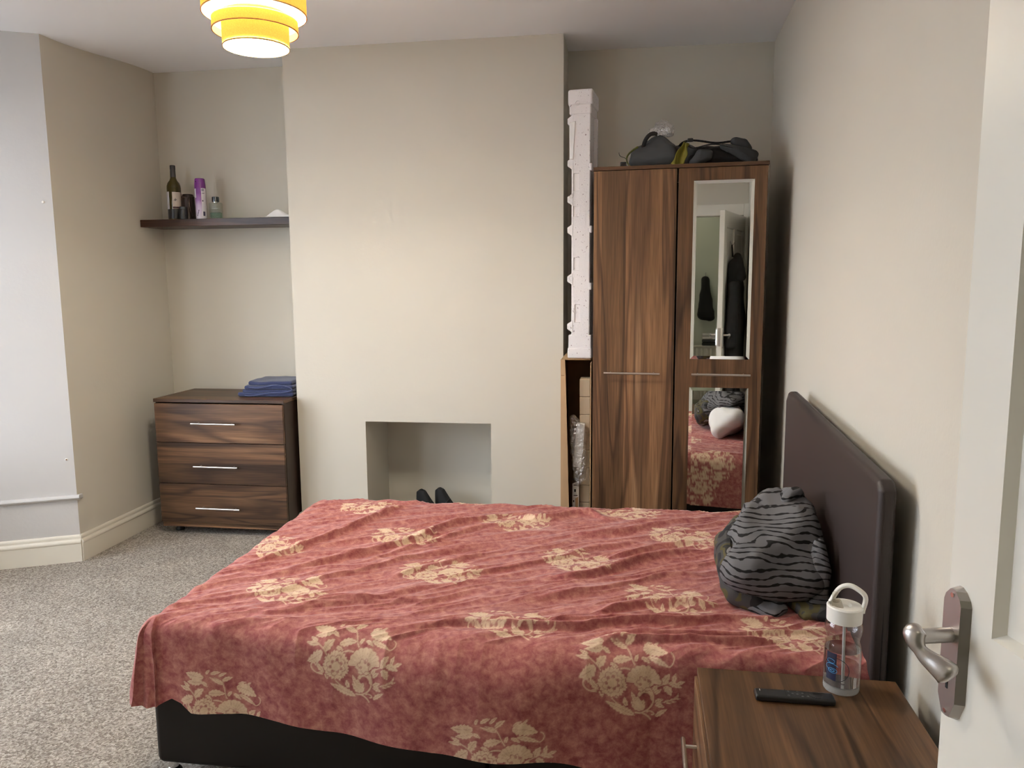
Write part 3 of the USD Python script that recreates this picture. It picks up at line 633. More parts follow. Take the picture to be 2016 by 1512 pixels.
# ------------------------------------------------------------------ shoes in the fireplace
def shoe(name, label, loc, rz):
    t = thing(name, label, "shoe", loc, rz, group=None)
    n, k = 36, 20; L = 0.235; s = np.linspace(0, 1, n); rings = []
    zb = np.interp(s, [0, 0.12, 0.35, 0.62, 0.75, 1], [0.098, 0.094, 0.062, 0.010, 0.006, 0.012])
    zt = np.interp(s, [0, 0.10, 0.22, 0.40, 0.58, 0.72, 0.9, 1], [0.195, 0.214, 0.204, 0.140, 0.084, 0.062, 0.036, 0.018])
    w = np.interp(s, [0, 0.03, 0.12, 0.35, 0.65, 0.85, 0.96, 1], [0.010, 0.021, 0.029, 0.027, 0.039, 0.030, 0.016, 0.003])
    a = np.arange(k) * 2 * PI / k
    for q in range(n):
        zc, hh = (zb[q] + zt[q]) / 2, (zt[q] - zb[q]) / 2
        rings.append(np.stack([np.full(k, s[q] * L), w[q] * np.sign(np.cos(a)) * np.abs(np.cos(a)) ** 0.6, zc + hh * np.sign(np.sin(a)) * np.abs(np.sin(a)) ** 0.75], -1))
    v = np.vstack(rings + [[[0, 0, (zb[0] + zt[0]) / 2]], [[L, 0, (zb[-1] + zt[-1]) / 2]]]); f = []
    for q in range(n - 1):
        for e in range(k):
            b0, b1 = q * k + e, q * k + (e + 1) % k; f += [[b0, b1 + k, b1], [b0, b0 + k, b1 + k]]
    for e in range(k): f += [[n * k, e, (e + 1) % k], [n * k + 1, (n - 1) * k + (e + 1) % k, (n - 1) * k + e]]
    u = trimesh.Trimesh(v, f, process=False); u.fix_normals()
    part(t, "upper", u, black_f, smooth=50)
    part(t, "heel", lathe([(0.0001, 0), (0.007, 0), (0.0075, 0.04), (0.013, 0.085), (0.020, 0.102), (0.0001, 0.102)], 16, (0.024, 0, 0)), black_p, smooth=40)
    part(t, "strap", tube(spline([[0.075, -0.030, 0.105], [0.085, -0.024, 0.135], [0.092, 0.0, 0.145], [0.085, 0.024, 0.135], [0.075, 0.030, 0.105]], 20), 0.004, 6), black_p, smooth=True)


shoe("high_heel_shoe", "black high-heeled shoe in the fireplace, the left one", (-1.234, 4.40, 0.012), D(-6))
shoe("high_heel_shoe", "black high-heeled shoe in the fireplace, the right one", (-1.130, 4.45, 0.012), D(-10))

# ------------------------------------------------------------------ wardrobe
WR = math.radians(-3.65)
wr = thing("wardrobe", "tall two-door walnut wardrobe with mirrored right door", "wardrobe", (-0.1515, 3.789, 0), WR)
WW, WD, WH = 0.798, 0.52, 2.0
part(wr, "top_panel", cbox(-0.002, WW + 0.004, -0.012, WD, WH - 0.017, WH, 0.001), wal_top)
part(wr, "side_panel", cbox(0, 0.016, 0.012, WD, 0.0, WH - 0.017, 0.001), wenge)
part(wr, "side_panel", cbox(WW - 0.016, WW, 0.012, WD, 0.0, WH - 0.017, 0.001), wenge)
part(wr, "back_panel", bx(0.016, WW - 0.016, WD - 0.008, WD - 0.003, 0.02, WH - 0.02), wenge)
part(wr, "bottom_panel", cbox(0.016, WW - 0.016, 0.014, WD - 0.01, 0.08, 0.096, 0.001), wenge)
part(wr, "plinth", cbox(0.016, WW - 0.016, 0.03, 0.046, 0.0, 0.08, 0.001), wenge)


def bar(x0, x1, z, out=0.036):
    return cat(tube([[x0, -0.010 - out, z], [x1, -0.010 - out, z]], 0.0055, 12), *[tube([[x, -0.010 - out, z], [x, -0.008, z]], 0.004, 8) for x in (x0 + 0.03, x1 - 0.03)])


d1 = part(wr, "door", cbox(0.001, 0.3905, -0.008, 0.010, 0.085, WH - 0.019, 0.0015), wal_z)
part(d1, "handle", bar(0.058, 0.326, 1.017), steel, smooth=40, label="brushed steel bar handle")
wal_z2 = walnut("walnut_upright_b", "z", tint=(0.85, 0.83, 0.82), shift=(2.7, 1.1, 0.9))
MX0, MX1 = 0.466, 0.741
d2m = cbox(0.3975, WW - 0.001, -0.008, 0.010, 0.085, WH - 0.019, 0.0015)
for z0, z1 in ((0.30, 0.951), (1.087, 1.923)): d2m = d2m - bx(MX0, MX1, -0.02, -0.002, z0, z1)
d2 = part(wr, "door", d2m, wal_z2)
part(d2, "handle", bar(0.474, 0.745, 1.017), steel, smooth=40, label="brushed steel bar handle")
for z0, z1 in ((0.30, 0.951), (1.087, 1.923)):
    b = 0.016
    pts = [[x, -0.0075, z] for x in (MX0 + b, MX1 - b) for z in (z0 + b, z1 - b)] + [[x, y, z] for x in (MX0 + 0.0008, MX1 - 0.0008) for z in (z0 + 0.0008, z1 - 0.0008) for y in (-0.0022, -0.0052)]
    part(d2, "mirror", hullpts(pts), mirror_m, label="bevelled mirror")

# bag on top of the wardrobe (wardrobe frame kept by the same rotation)
bag = thing("rucksack", "dark grey rucksack with olive lining lying on the wardrobe", "rucksack", (-0.1515, 3.789, WH + 0.005), WR)
crs = lambda s, a: (lambda v: a * (ridge(v, s, 4) + 0.6 * ridge(v, s * 2.3, 8) - 0.9))
Bz = lambda *g: [list(q) for q in g]
part(bag, "body", blob([[((0.20, 0.16, 0.045), 0.045), ((0.36, 0.16, 0.05), 0.05), ((0.20, 0.36, 0.05), 0.05), ((0.36, 0.36, 0.06), 0.06), ((0.30, 0.22, 0.125), 0.045), ((0.20, 0.22, 0.085), 0.035)],
                        [((0.36, 0.2, 0.05), 0.05), ((0.46, 0.2, 0.05), 0.05), ((0.42, 0.24, 0.075), 0.05)]], 0.011, 10, crs(14, 0.009)), grey_f, smooth=True)
part(bag, "lower_pocket", blob([[((0.47, 0.16, 0.03), 0.03), ((0.55, 0.15, 0.045), 0.04), ((0.66, 0.2, 0.04), 0.04), ((0.735, 0.2, 0.03), 0.03), ((0.66, 0.3, 0.05), 0.05)], [((0.5, 0.22, 0.06), 0.045), ((0.70, 0.24, 0.055), 0.045)]], 0.011, 8, crs(16, 0.010)), black_f, smooth=True)
part(bag, "side_flap", blob([[((0.66, 0.12, 0.075), 0.014), ((0.73, 0.14, 0.02), 0.018), ((0.745, 0.17, 0.05), 0.022), ((0.60, 0.13, 0.09), 0.012)], [((0.655, 0.15, 0.115), 0.018), ((0.70, 0.16, 0.105), 0.018), ((0.72, 0.17, 0.08), 0.016)]], 0.009, 5, crs(20, 0.005)), grey_f, smooth=True)
part(bag, "front_pocket", blob([[((0.48, 0.095, 0.02), 0.02), ((0.50, 0.10, 0.055), 0.022), ((0.46, 0.10, 0.015), 0.014), ((0.53, 0.11, 0.05), 0.025)]], 0.009, 6, crs(22, 0.005)), grey_f, smooth=True)


def ol(u, w):
    x = (1 - w) * (0.358 + 0.066 * u) + w * (0.418 + 0.026 * u) + 0.004 * np.sin(w * 9 + 4 * u); z = 0.012 + w * (0.105 - 0.01 * u) - 0.012 * np.sin(u * PI) * (1 - w) + 0.0
    y = 0.082 + 0.035 * w - 0.012 * np.sin(u * 7 + w * 3) * (1 - 0.4 * w)
    return np.stack([x, y, np.maximum(z, 0.004)], -1)


op, of_ = crumple(20, 24, ol)
part(bag, "olive_lining", shell(op, of_, 0.003), olive_f, smooth=True, label="olive green lining flap")
part(bag, "olive_piping", tube(spline([[0.175, 0.098, 0.006], [0.150, 0.11, 0.03], [0.148, 0.12, 0.055], [0.17, 0.13, 0.085], [0.20, 0.135, 0.105]], 24), 0.0055, 8, flat=0.5), M("olive_piping", (0.10, 0.10, 0.02), 0.8), smooth=True)
for pts, r in (([[0.40, 0.2, 0.11], [0.44, 0.16, 0.128], [0.50, 0.15, 0.122], [0.58, 0.15, 0.110], [0.66, 0.15, 0.115], [0.71, 0.16, 0.10]], 0.010), ([[0.44, 0.13, 0.10], [0.47, 0.11, 0.085], [0.53, 0.10, 0.095], [0.62, 0.11, 0.085], [0.70, 0.13, 0.06]], 0.009),
               ([[0.225, 0.16, 0.10], [0.235, 0.14, 0.135], [0.26, 0.15, 0.165], [0.29, 0.17, 0.165]], 0.010)):
    part(bag, "strap", tube(spline(pts, 28), r, 10, flat=0.35), black_f, smooth=60)
part(bag, "buckle", rbox(0.118, 0.148, 0.085, 0.10, 0.002, 0.030, 0.004, 8), black_p, smooth=30)
part(bag, "buckle", rbox(0.435, 0.462, 0.125, 0.145, 0.118, 0.134, 0.004, 8), black_p, smooth=30)
part(bag, "drawcord", tube(spline([[0.15, 0.09, 0.03], [0.135, 0.088, 0.05], [0.122, 0.09, 0.055], [0.112, 0.09, 0.075]], 20), 0.0012, 6), black_f)
ang = rng
pb = thing("plastic_bag", "crumpled clear plastic bag on top of the rucksack", "plastic bag", (-0.1515, 3.789, WH + 0.014), WR)
ms_ = blob([[((0.305, 0.20, 0.185), 0.030), ((0.275, 0.20, 0.175), 0.022), ((0.345, 0.20, 0.178), 0.026), ((0.31, 0.23, 0.20), 0.03)]], 0.007, 4, crs(34, 0.016))
part(pb, "film", ms_, film_m)
part(pb, "inner_fold", blob([[((0.30, 0.20, 0.18), 0.014), ((0.335, 0.205, 0.178), 0.016), ((0.31, 0.215, 0.195), 0.014)]], 0.006, 3, crs(50, 0.012)), film_m)

# ------------------------------------------------------------------ polystyrene and cardboard beside the wardrobe
foam = thing("polystyrene_packing", "tall white speckled polystyrene packing piece standing in a cardboard box", "packing foam", (-0.296, 3.945, 0), D(-7))
zf = lambda py: 2.400 - (py - 176) * (2.400 - 1.069) / (705 - 176)      # heights read down its length
body = cbox(0.027, 0.122, 0, 0.16, 1.072, 2.395, 0.004)
capt = rbox(0.008, 0.133, -0.006, 0.19, zf(207), 2.40, 0.012, 10) + cbox(0.016, 0.126, -0.003, 0.17, zf(224), zf(200), 0.005)
capb = rbox(0.008, 0.133, -0.004, 0.17, 1.069, zf(683), 0.008, 10) + cbox(0.013, 0.130, -0.002, 0.165, zf(700), zf(657), 0.003)
fm = U(body, capt, capb)
for py in (236, 317, 387, 447, 544, 640):       # lugs on the left edge
    z = zf(py); fm = fm + hullpts([[0.006, y, z + s * 0.012] for y in (0.0, 0.05) for s in (-1, 1)] + [[0.034, y, z + s * 0.032] for y in (-0.002, 0.06) for s in (-1, 1)])
for py in (325, 446, 559): z = zf(py); fm = fm + cbox(0.115, 0.131, -0.002, 0.05, z - 0.018, z + 0.018, 0.004)
for py in (380, 543, 203, 660, 236):  # round ejector marks
    z = zf(py); x = {380: 0.028, 543: 0.028, 203: 0.058, 660: 0.058, 236: 0.026}[py]
    fm = fm - (Manifold.cylinder(0.008, 0.0115, 0.0115, 20) - Manifold.cylinder(0.02, 0.009, 0.009, 20).translate([0, 0, -0.005])).rotate([-90, 0, 0]).translate([x, -0.006 if py in (380, 543) else -0.009, z])
for p0, p1, x0, x1 in ((336, 371, 0.036, 0.066), (400, 421, 0.036, 0.066), (501, 527, 0.038, 0.066), (595, 632, 0.044, 0.074)): fm = fm - cbox(x0, x1, -0.01, 0.0045, zf(p1), zf(p0), 0.002)
fm = fm - bx(-0.1, 0.2, -0.02, 0.001, zf(226) - 0.0015, zf(226) + 0.001) - bx(-0.1, 0.2, -0.02, 0.001, zf(657), zf(657) + 0.002)
part(foam, "block", fm, foam_m)
part(foam, "raised_panel", hullpts([[0.018, -0.005, zf(240)], [0.044, -0.005, zf(238)], [0.034, -0.005, zf(308)], [0.019, -0.005, zf(308)]] + [[0.014, 0.006, zf(237)], [0.048, 0.004, zf(234)], [0.036, 0.004, zf(312)], [0.015, 0.006, zf(312)]]), M("smooth_polystyrene", (0.83, 0.82, 0.80), 0.6))
part(foam, "rear_rail", cbox(0.120, 0.140, 0.10, 0.125, 1.10, zf(226), 0.003), foam_m)

box = thing("cardboard_box", "tall open brown cardboard box between chimney breast and wardrobe", "cardboard box", (-0.318, 3.885, 0))
part(box, "side_panel", cbox(0.0, 0.006, 0.0, 0.44, 0, 1.068, 0.001), card_m)
part(box, "side_panel", cbox(0.150, 0.156, 0.0, 0.12, 0, 1.05, 0.001), card_m)
part(box, "back_panel", cbox(0.006, 0.16, 0.43, 0.436, 0, 1.068, 0.001), card_m)
part(box, "bottom_panel", cbox(0.006, 0.15, 0.0, 0.43, 0, 0.006, 0.001), card_m)
part(box, "flap", hullpts([[0.0, -0.003, 0.0], [0.0, 0.003, 0.0], [0.052, -0.012, 0.0], [0.052, -0.006, 0.0], [0.0, -0.003, 0.985], [0.0, 0.003, 0.985], [0.026, -0.010, 0.985], [0.026, -0.004, 0.985]]), card_m)
part(box, "folded_lip", hullpts([[0.0, -0.005, 0.99], [0.0, 0.004, 0.99], [0.026, -0.010, 0.985], [0.026, -0.004, 0.985], [0.0, -0.005, 1.069], [0.0, 0.004, 1.069], [0.022, -0.008, 1.069], [0.022, -0.002, 1.069]]), card_m)
part(box, "top_ledge", cbox(0.004, 0.150, 0.055, 0.43, 1.060, 1.069, 0.001), card_m)
pk = thing("packing_block", "stacked cream packing block inside the cardboard box", "packing block", (-0.226, 3.96, 0))
for k in range(10): part(pk, "layer", cbox(0.0, 0.055, 0.0, 0.12, 0.02 + 0.094 * k, 0.02 + 0.094 * k + 0.0925, 0.003), M("cream_foam", (0.55, 0.47, 0.36), 0.8) if k == 0 else LK + "cream_foam")
wrapb = thing("wrapped_parcel", "white parcel in crinkled clear plastic inside the cardboard box", "parcel", (-0.262, 3.925, 0))
part(wrapb, "parcel", cbox(0.018, 0.062, 0.0, 0.03, 0.50, 0.735, 0.003).rotate([0, 5, 0]).translate([-0.058, 0, 0.003]), paper_m)
part(wrapb, "film", blob([[((0.004, 0.005, 0.76), 0.012), ((0.05, 0.0, 0.70), 0.018), ((0.008, 0.0, 0.6), 0.014), ((0.05, 0.0, 0.45), 0.022), ((0.035, 0.0, 0.42), 0.018)]], 0.008, 3, crs(38, 0.012)), film_m)
bd = thing("flat_pack_carton", "white and brown printed carton low in the cardboard box", "carton", (-0.262, 3.93, 0))
part(bd, "board", cbox(0.0, 0.034, 0.0, 0.025, 0.007, 0.43, 0.001), M("dark_brown_print", (0.055, 0.028, 0.016), 0.6))
part(bd, "label", hullpts([[0.002, -0.001, 0.2], [0.036, -0.001, 0.2], [0.002, -0.001, 0.41], [0.036, -0.001, 0.425], [0.002, 0.001, 0.2], [0.036, 0.001, 0.2], [0.002, 0.001, 0.41], [0.036, 0.001, 0.425]]), paper_m, label="white printed label")
for x0, x1, z0, z1 in ((0.012, 0.020, 0.365, 0.38), (0.008, 0.026, 0.40, 0.404), (0.006, 0.012, 0.31, 0.32), (0.008, 0.030, 0.345, 0.348)): part(bd, "printed_mark", bx(x0, x1, -0.0018, -0.0008, z0, z1), black_p)
part(bd, "printed_swatch", hullpts([[0.018, -0.0018, 0.27], [0.033, -0.0018, 0.25], [0.018, -0.0018, 0.33], [0.033, -0.0018, 0.34], [0.018, -0.0008, 0.27], [0.033, -0.0008, 0.25], [0.018, -0.0008, 0.33], [0.033, -0.0008, 0.34]]), card_m)

# ------------------------------------------------------------------ bed
BX0, BX1, BY0, BY1, BT = -1.352, 0.600, 1.925, 3.215, 0.492
bed = thing("bed", "double divan bed with dark brown base and tall leatherette headboard", "bed", (0, 0, 0))
part(bed, "divan_base", U(rbox(BX0, -0.36, BY0, BY1, 0.055, 0.29, 0.02), rbox(-0.358, BX1, BY0, BY1, 0.055, 0.29, 0.02)), base_m, smooth=40)
part(bed, "mattress", rbox(BX0 + 0.005, BX1, BY0 + 0.005, BY1 - 0.005, 0.292, BT - 0.016, 0.05, 20), white_f, smooth=40, label="white mattress under the printed sheet")
for x in (BX0 + 0.06, BX1 - 0.08):
    for y in (BY0 + 0.06, BY1 - 0.06): part(bed, "foot", lathe([(0.0001, 0), (0.026, 0), (0.028, 0.006), (0.024, 0.018), (0.014, 0.026), (0.012, 0.058), (0.0001, 0.058)], 24, (x - (0.03 if x < 0 else 0), y - (0.02 if y < 2.5 else 0), 0)), chrome, smooth=40)


def hbp(y, z, off):
    return [wallx(y) - off, y, z]


hs = Manifold.sphere(0.016, 16)
HY0, HY1 = 1.905, 3.235
hb = Manifold.batch_hull([hs.translate(hbp(y, z, o)) for y, z in ((HY0 + 0.016, 0.06), (HY0 + 0.016, 0.945), (HY0 + 0.03, 0.958), (HY1 - 0.016, 0.06), (HY1 - 0.016, 0.97), (HY1 - 0.05, 0.998)) for o in (0.060, 0.088 - 0.016)])
hbp_ = part(bed, "headboard", hb, leather, smooth=40, label="dark brown padded headboard")
part(hbp_, "seam", tube([hbp(HY0 + 0.006, 0.06, 0.062), hbp(HY0 + 0.001, 0.5, 0.062), hbp(HY0 + 0.004, 0.94, 0.062), hbp(HY0 + 0.04, 0.972, 0.062), hbp(HY1 - 0.05, 1.0125, 0.062)], 0.0022, 8), base_m, smooth=True)
for y in (HY0 + 0.35, HY1 - 0.35): part(hbp_, "strut", bx(wallx(y) - 0.046, wallx(y) - 0.018, y - 0.03, y + 0.03, 0.05, 0.5), wenge)

# ---- printed flower motif, in motif units (about 1/5.5 mm), y down
LEAVES = [(480, 610, 232, 745, 150), (400, 512, 190, 480, 60), (375, 470, 245, 405, 56), (508, 605, 640, 450, 120), (690, 545, 822, 612, 56), (735, 510, 1010, 468, 112), (600, 275, 258, 262, 150), (600, 345, 310, 395, 100), (590, 345, 700, 412, 60),
          (950, 325, 700, 240, 46), (960, 300, 780, 230, 36), (1180, 310, 1540, 400, 190), (1240, 440, 1545, 560, 76), (720, 185, 880, 120, 60), (640, 205, 690, 120, 50), (930, 262, 1090, 165, 72), (1060, 500, 1110, 405, 56), (1150, 440, 1275, 522, 60), (860, 200, 980, 110, 50),
          (1450, 795, 1550, 640, 96), (1600, 755, 1640, 632, 60), (1645, 785, 1770, 735, 56), (1530, 765, 1715, 835, 84), (1470, 815, 1562, 965, 100), (1305, 905, 1372, 805, 60), (1325, 945, 1424, 868, 60), (1325, 1080, 1445, 1025, 70), (1325, 1105, 1455, 1152, 72),
          (505, 900, 388, 745, 84), (528, 928, 562, 1032, 60), (395, 935, 520, 905, 40), (690, 905, 775, 1040, 90), (905, 1155, 882, 1015, 70), (1010, 1275, 600, 1085, 120), (1120, 1205, 975, 1075, 100), (1110, 1195, 985, 925, 86), (1120, 1190, 1070, 985, 90), (1115, 1200, 1165, 1040, 80), (1110, 1205, 1180, 1120, 70), (1320, 1295, 1495, 1180, 66),
          (1450, 1075, 1530, 1030, 26), (1480, 1085, 1560, 1085, 26), (1520, 1060, 1600, 1000, 26), (1550, 1070, 1640, 1050, 26), (1590, 1030, 1660, 960, 26), (1620, 1020, 1700, 1000, 24), (1650, 980, 1670, 910, 22), (1200, 260, 1330, 200, 40), (1350, 250, 1420, 180, 36)]
STROKES = [([(1170, 850), (1260, 880), (1300, 980), (1290, 1090), (1220, 1190), (1120, 1240), (1030, 1245)], 12), ([(1100, 965), (1140, 925), (1200, 915), (1260, 950), (1285, 1030)], 26), ([(372, 800), (350, 765), (312, 768), (292, 810), (318, 880), (390, 930), (480, 945)], 10),
           ([(560, 660), (480, 570), (400, 515), (330, 470)], 8), ([(1050, 540), (1000, 430), (960, 330), (900, 270)], 9), ([(780, 655), (840, 610), (920, 600), (1000, 615)], 11), ([(1130, 1250), (1200, 1290), (1245, 1345)], 12), ([(1010, 1285), (900, 1200), (780, 1120), (690, 1030)], 8), ([(1200, 1235), (1260, 1225), (1300, 1255), (1265, 1275)], 10),
           ([(1540, 560), (1600, 520), (1620, 450), (1580, 400)], 8), ([(1320, 1085), (1500, 1060), (1650, 990)], 5), ([(1290, 860), (1380, 820), (1460, 790), (1600, 765)], 7)]


def seg_dist(P, a, b):
    a, b = np.array(a, float), np.array(b, float); d = b - a; t = np.clip(((P - a) @ d) / (d @ d), 0, 1)
    return np.linalg.norm(P - a - t[:, None] * d, axis=1), t


def motif(P):
    """0..1 ink at points P in motif units"""
    m = np.zeros(len(P)); s = 9.0
    for x0, y0_, x1, y1_, w in LEAVES:
        a, d = np.array([x0, y0_], float), np.array([x1 - x0, y1_ - y0_], float); L = np.linalg.norm(d); d /= L
        q = P - a; t = (q @ d) / L; b = q @ np.array([-d[1], d[0]]) + w * 0.10 * np.sin(np.clip(t, 0, 1) * PI)
        hw = 0.5 * w * np.sin(PI * np.clip(t, 0, 1) ** 0.75) ** 0.8 * (1 + 0.13 * np.sin(t * L / 9.0))
        k = np.clip((hw - np.abs(b)) / s + 0.5, 0, 1) * ((t > 0) & (t < 1))
        vein = np.clip(1.1 - np.abs(b) / 6, 0, 1) * (t < 0.85); lat = np.clip(1 - np.abs(((t * L - np.abs(b) * 0.9) / 26) % 1 - 0.5) * 6, 0, 1) * 0.3 * (w > 70)
        m = np.maximum(m, k * (1 - np.maximum(0.6 * vein, lat)))
    for pts, r in STROKES:
        p = spline(pts, 28)
        dd = np.min([seg_dist(P, p[i], p[i + 1])[0] for i in range(len(p) - 1)], axis=0)
        m = np.maximum(m, np.clip((r - dd) / s + 0.5, 0, 1) * 0.9)
    q = P - [715, 805]; r = np.hypot(*q.T); th = np.arctan2(q[:, 1], q[:, 0])          # round peony
    R = 195 * (1 + 0.10 * np.abs(np.sin(th * 4.5)) + 0.05 * np.sin(th * 27)); k = np.clip((R - r) / s + 0.5, 0, 1)
    for rr, ph, n in ((135, 0.4, 4.0), (78, 0.0, 3.5)):
        Rb = rr * (0.9 + 0.28 * np.abs(np.sin(th * n + ph))); k = k * (1 - 0.75 * np.clip(1.2 - np.abs(r - Rb) / 9, 0, 1))
    k = k * (1 - 0.5 * np.clip(1 - np.abs(((th * 4.5 / PI) % 1) - 0.5) * 14, 0, 1) * (r > 120))
    for n_ in range(7):
        a = n_ * 2 * PI / 7 + 0.4; k = k * (1 - 0.75 * np.clip((30 - np.hypot(q[:, 0] - 92 * math.cos(a), q[:, 1] - 92 * math.sin(a))) / s, 0, 1))
    m = np.maximum(m * (r > R + 12), k)
    q = P - [1170, 790]; r = np.hypot(q[:, 0], q[:, 1] * 1.05); th = np.arctan2(-q[:, 1], q[:, 0])        # fan-shaped bloom
    R = 245 * (1 + 0.07 * np.abs(np.sin(th * 9))) * np.where(q[:, 1] < 0, 1.0, 0.42 + 0.12 * np.abs(np.cos(th * 3))); k = np.clip((R - r) / s + 0.5, 0, 1)
    k = k * (1 - 0.4 * np.clip(1 - np.abs(((th * 13 / PI) % 1) - 0.5) * 8, 0, 1) * (q[:, 1] < -20) * (r > 90)) * (1 - 0.7 * np.clip(1.2 - np.abs(r - 95 * (1 + 0.15 * np.sin(th * 7))) / 10, 0, 1))
    for ox, oy in ((20, -55), (75, -30), (-50, 20)): k = k * (1 - 0.7 * np.clip((28 - np.hypot(q[:, 0] - ox, q[:, 1] - oy)) / s, 0, 1))
    return np.maximum(m * (r > R + 10), k)


# ---- the sheet itself: flat print coordinates (a along the bed, b across it) draped over the mattress
XE, YE, YF, ZT = BX0 - 0.012, BY0 - 0.008, BY1 + 0.012, BT
DF, DFAR = 0.265, 0.30
a_ = np.r_[XE - DF + np.arange(0, 1, 1 / 72) * DF, np.arange(XE, 0.618, 0.0026)]
b_ = np.r_[np.arange(-0.40, 0.55, 0.0026), np.arange(0.55, YF - YE, 0.0042), YF - YE + np.linspace(0.002, 1, 26) * DFAR]
A, B = np.meshgrid(a_, b_, indexing="ij")
Bn = np.minimum(B, 0) / 0.40                              # 0 at the edge, -1 at the hem
drop_n = np.interp(a_, [-1.65, -1.365, -1.30, -1.26, -1.22, -1.07, -0.95, -0.81, -0.54, -0.30, 0.0, 0.6], [0.268, 0.262, 0.238, 0.248, 0.275, 0.282, 0.295, 0.318, 0.340, 0.350, 0.365, 0.37])[:, None]
sy = np.where(B < 0, -Bn * drop_n, np.where(B > YF - YE, B - (YF - YE), 0.0))           # how far past an edge, by the cloth
sx = np.maximum(XE - A, 0)
sidey = np.where(B < 0, -1.0, 1.0)
rn = np.interp(a_, [-1.4, -1.1, -0.85, -0.55, -0.25, -0.05, 0.1, 0.6], [0.035, 0.045, 0.075, 0.115, 0.125, 0.08, 0.045, 0.035])[:, None]   # how softly it rolls over the near edge
rx = 0.045


def over(s, r):
    """(outward, down) of cloth that has run s past an edge with rounding radius r"""
    q = np.clip(s / (r * PI / 2), 0, 1) * PI / 2; rest = np.maximum(s - r * PI / 2, 0)
    return r * np.sin(q), r * (1 - np.cos(q)) + rest


t_ = np.maximum(sx, sy); phi = np.arctan2(sy, np.maximum(sx, 1e-9)); rr = np.where(sx > sy, rx, np.where(B < 0, rn, 0.05))
o_, d_ = over(t_, rr)
corner = (sx > 0) & (sy > 0)
flare = np.where(sx > sy, 0.10, np.where(B < 0, 0.015, 0.06)) * d_
wavep = A * 9.0 + 1.2 * np.sin(A * 3.1)
ripple = np.where(B < 0, 0.012 * np.sin(wavep) + 0.008 * np.sin(A * 21 + 2), 0.006 * np.sin(A * 14)) * np.clip(d_ / 0.28, 0, 1) ** 1.3
ripx = (0.010 * np.sin(B * 11 + 0.6) + 0.006 * np.sin(B * 23)) * np.clip(d_ / 0.25, 0, 1)
cx_, cy_ = np.cos(phi), np.sin(phi)
ex = np.where(corner, cx_, np.where(sx > 0, 1.0, 0.0)); ey = np.where(corner, cy_, np.where(sy > 0, 1.0, 0.0))
rim = np.where(corner, 0.010 + 0.05 * d_ + 0.016 * np.sin(phi * 4 - 0.6) * np.clip(d_ / 0.2, 0, 1), 0)
# hug the mattress edge: the rounding starts inside the edge line
X = np.where(sx > 0, XE + np.minimum(rx, 0.045) - ex * (o_ + flare + ripx + rim), A)
X = np.where(sx > 0, X, A)
Yin = np.where(B < 0, YE + np.minimum(rn, 0.05), YF - 0.045)
Y = np.where(sy > 0, Yin + sidey * ey * (o_ + flare + ripple + rim), YE + B)
# squeeze the flat top so that it ends where the rounding begins
top_x = (sx <= 0); kx = np.clip((0.25 - (A - XE)) / 0.25, 0, 1) ** 2
X = np.where(top_x, A + kx * np.minimum(rx, 0.045), X)
ky = np.clip((0.25 - B) / 0.25, 0, 1) ** 2; kf = np.clip((0.25 - (YF - YE - B)) / 0.25, 0, 1) ** 2
Y = np.where(sy <= 0, YE + B + ky * np.minimum(rn, 0.05) - kf * 0.045, Y)
Z = ZT - d_
# wrinkles: hand-placed folds fanning over the top, and fine creases stretched along them
FOLDS = [([(-1.319, 2.377), (-1.228, 2.435), (-1.128, 2.619), (-1.027, 2.838), (-0.968, 3.027), (-0.869, 3.153)], .015, .020), ([(-1.196, 2.312), (-1.042, 2.393), (-0.944, 2.499), (-0.81, 2.637), (-0.68, 2.856), (-0.487, 3.031)], .015, .020),
         ([(-1.197, 2.112), (-1.029, 2.21), (-0.861, 2.363), (-0.679, 2.551), (-0.417, 2.707)], .008, .018), ([(-1.178, 1.989), (-0.899, 2.051), (-0.708, 2.189), (-0.355, 2.295)], .006, .02), ([(-0.941, 2.013), (-0.881, 2.095), (-0.752, 2.14), (-0.528, 2.198)], .007, .014),
         ([(-0.752, 2.292), (-0.619, 2.446), (-0.48, 2.596)], .008, .018), ([(-0.464, 3.021), (-0.274, 3.031), (-0.179, 3.081), (-0.048, 3.009)], .014, .022), ([(-0.197, 2.796), (-0.038, 2.87), (0.133, 2.959), (0.361, 3.095)], .009, .018), ([(-0.242, 2.351), (-0.116, 2.43), (0.055, 2.554), (0.278, 2.692)], .014, .018),
         ([(-0.053, 2.595), (0.057, 2.665), (0.191, 2.74), (0.292, 2.763)], .013, .018), ([(-0.337, 2.178), (-0.201, 2.223), (-0.075, 2.296), (0.052, 2.372), (0.27, 2.479)], .010, .018), ([(-0.073, 2.089), (-0.026, 2.151), (0.049, 2.194), (0.283, 2.23)], .016, .017), ([(-0.6, 1.945), (-0.292, 1.985), (-0.15, 1.995), (-0.024, 2.03), (0.133, 2.075), (0.327, 2.128), (0.444, 2.186)], .015, .018),
         ([(-0.307, 2.06), (-0.141, 2.065), (0.047, 2.118), (0.284, 2.163)], .007, .013), ([(-0.049, 1.96), (0.09, 1.97), (0.233, 2.0), (0.382, 2.03), (0.537, 2.09)], .011, .016), ([(-0.1, 1.905), (0.097, 1.925), (0.181, 1.94), (0.297, 1.955), (0.45, 1.99)], .014, .014),
         ([(-0.9, 2.45), (-0.75, 2.62), (-0.6, 2.80), (-0.35, 2.93)], .008, .016), ([(-0.6, 2.35), (-0.35, 2.47), (-0.1, 2.68), (0.1, 2.80)], .007, .015)]
P2 = np.stack([A.ravel(), YE + np.maximum(B, -0.05).ravel()], -1); h = np.zeros(len(P2))
warp = (meshkit.noise(np.c_[P2 * 7, 0 * P2[:, 0]], 31) - 0.5) * 0.05
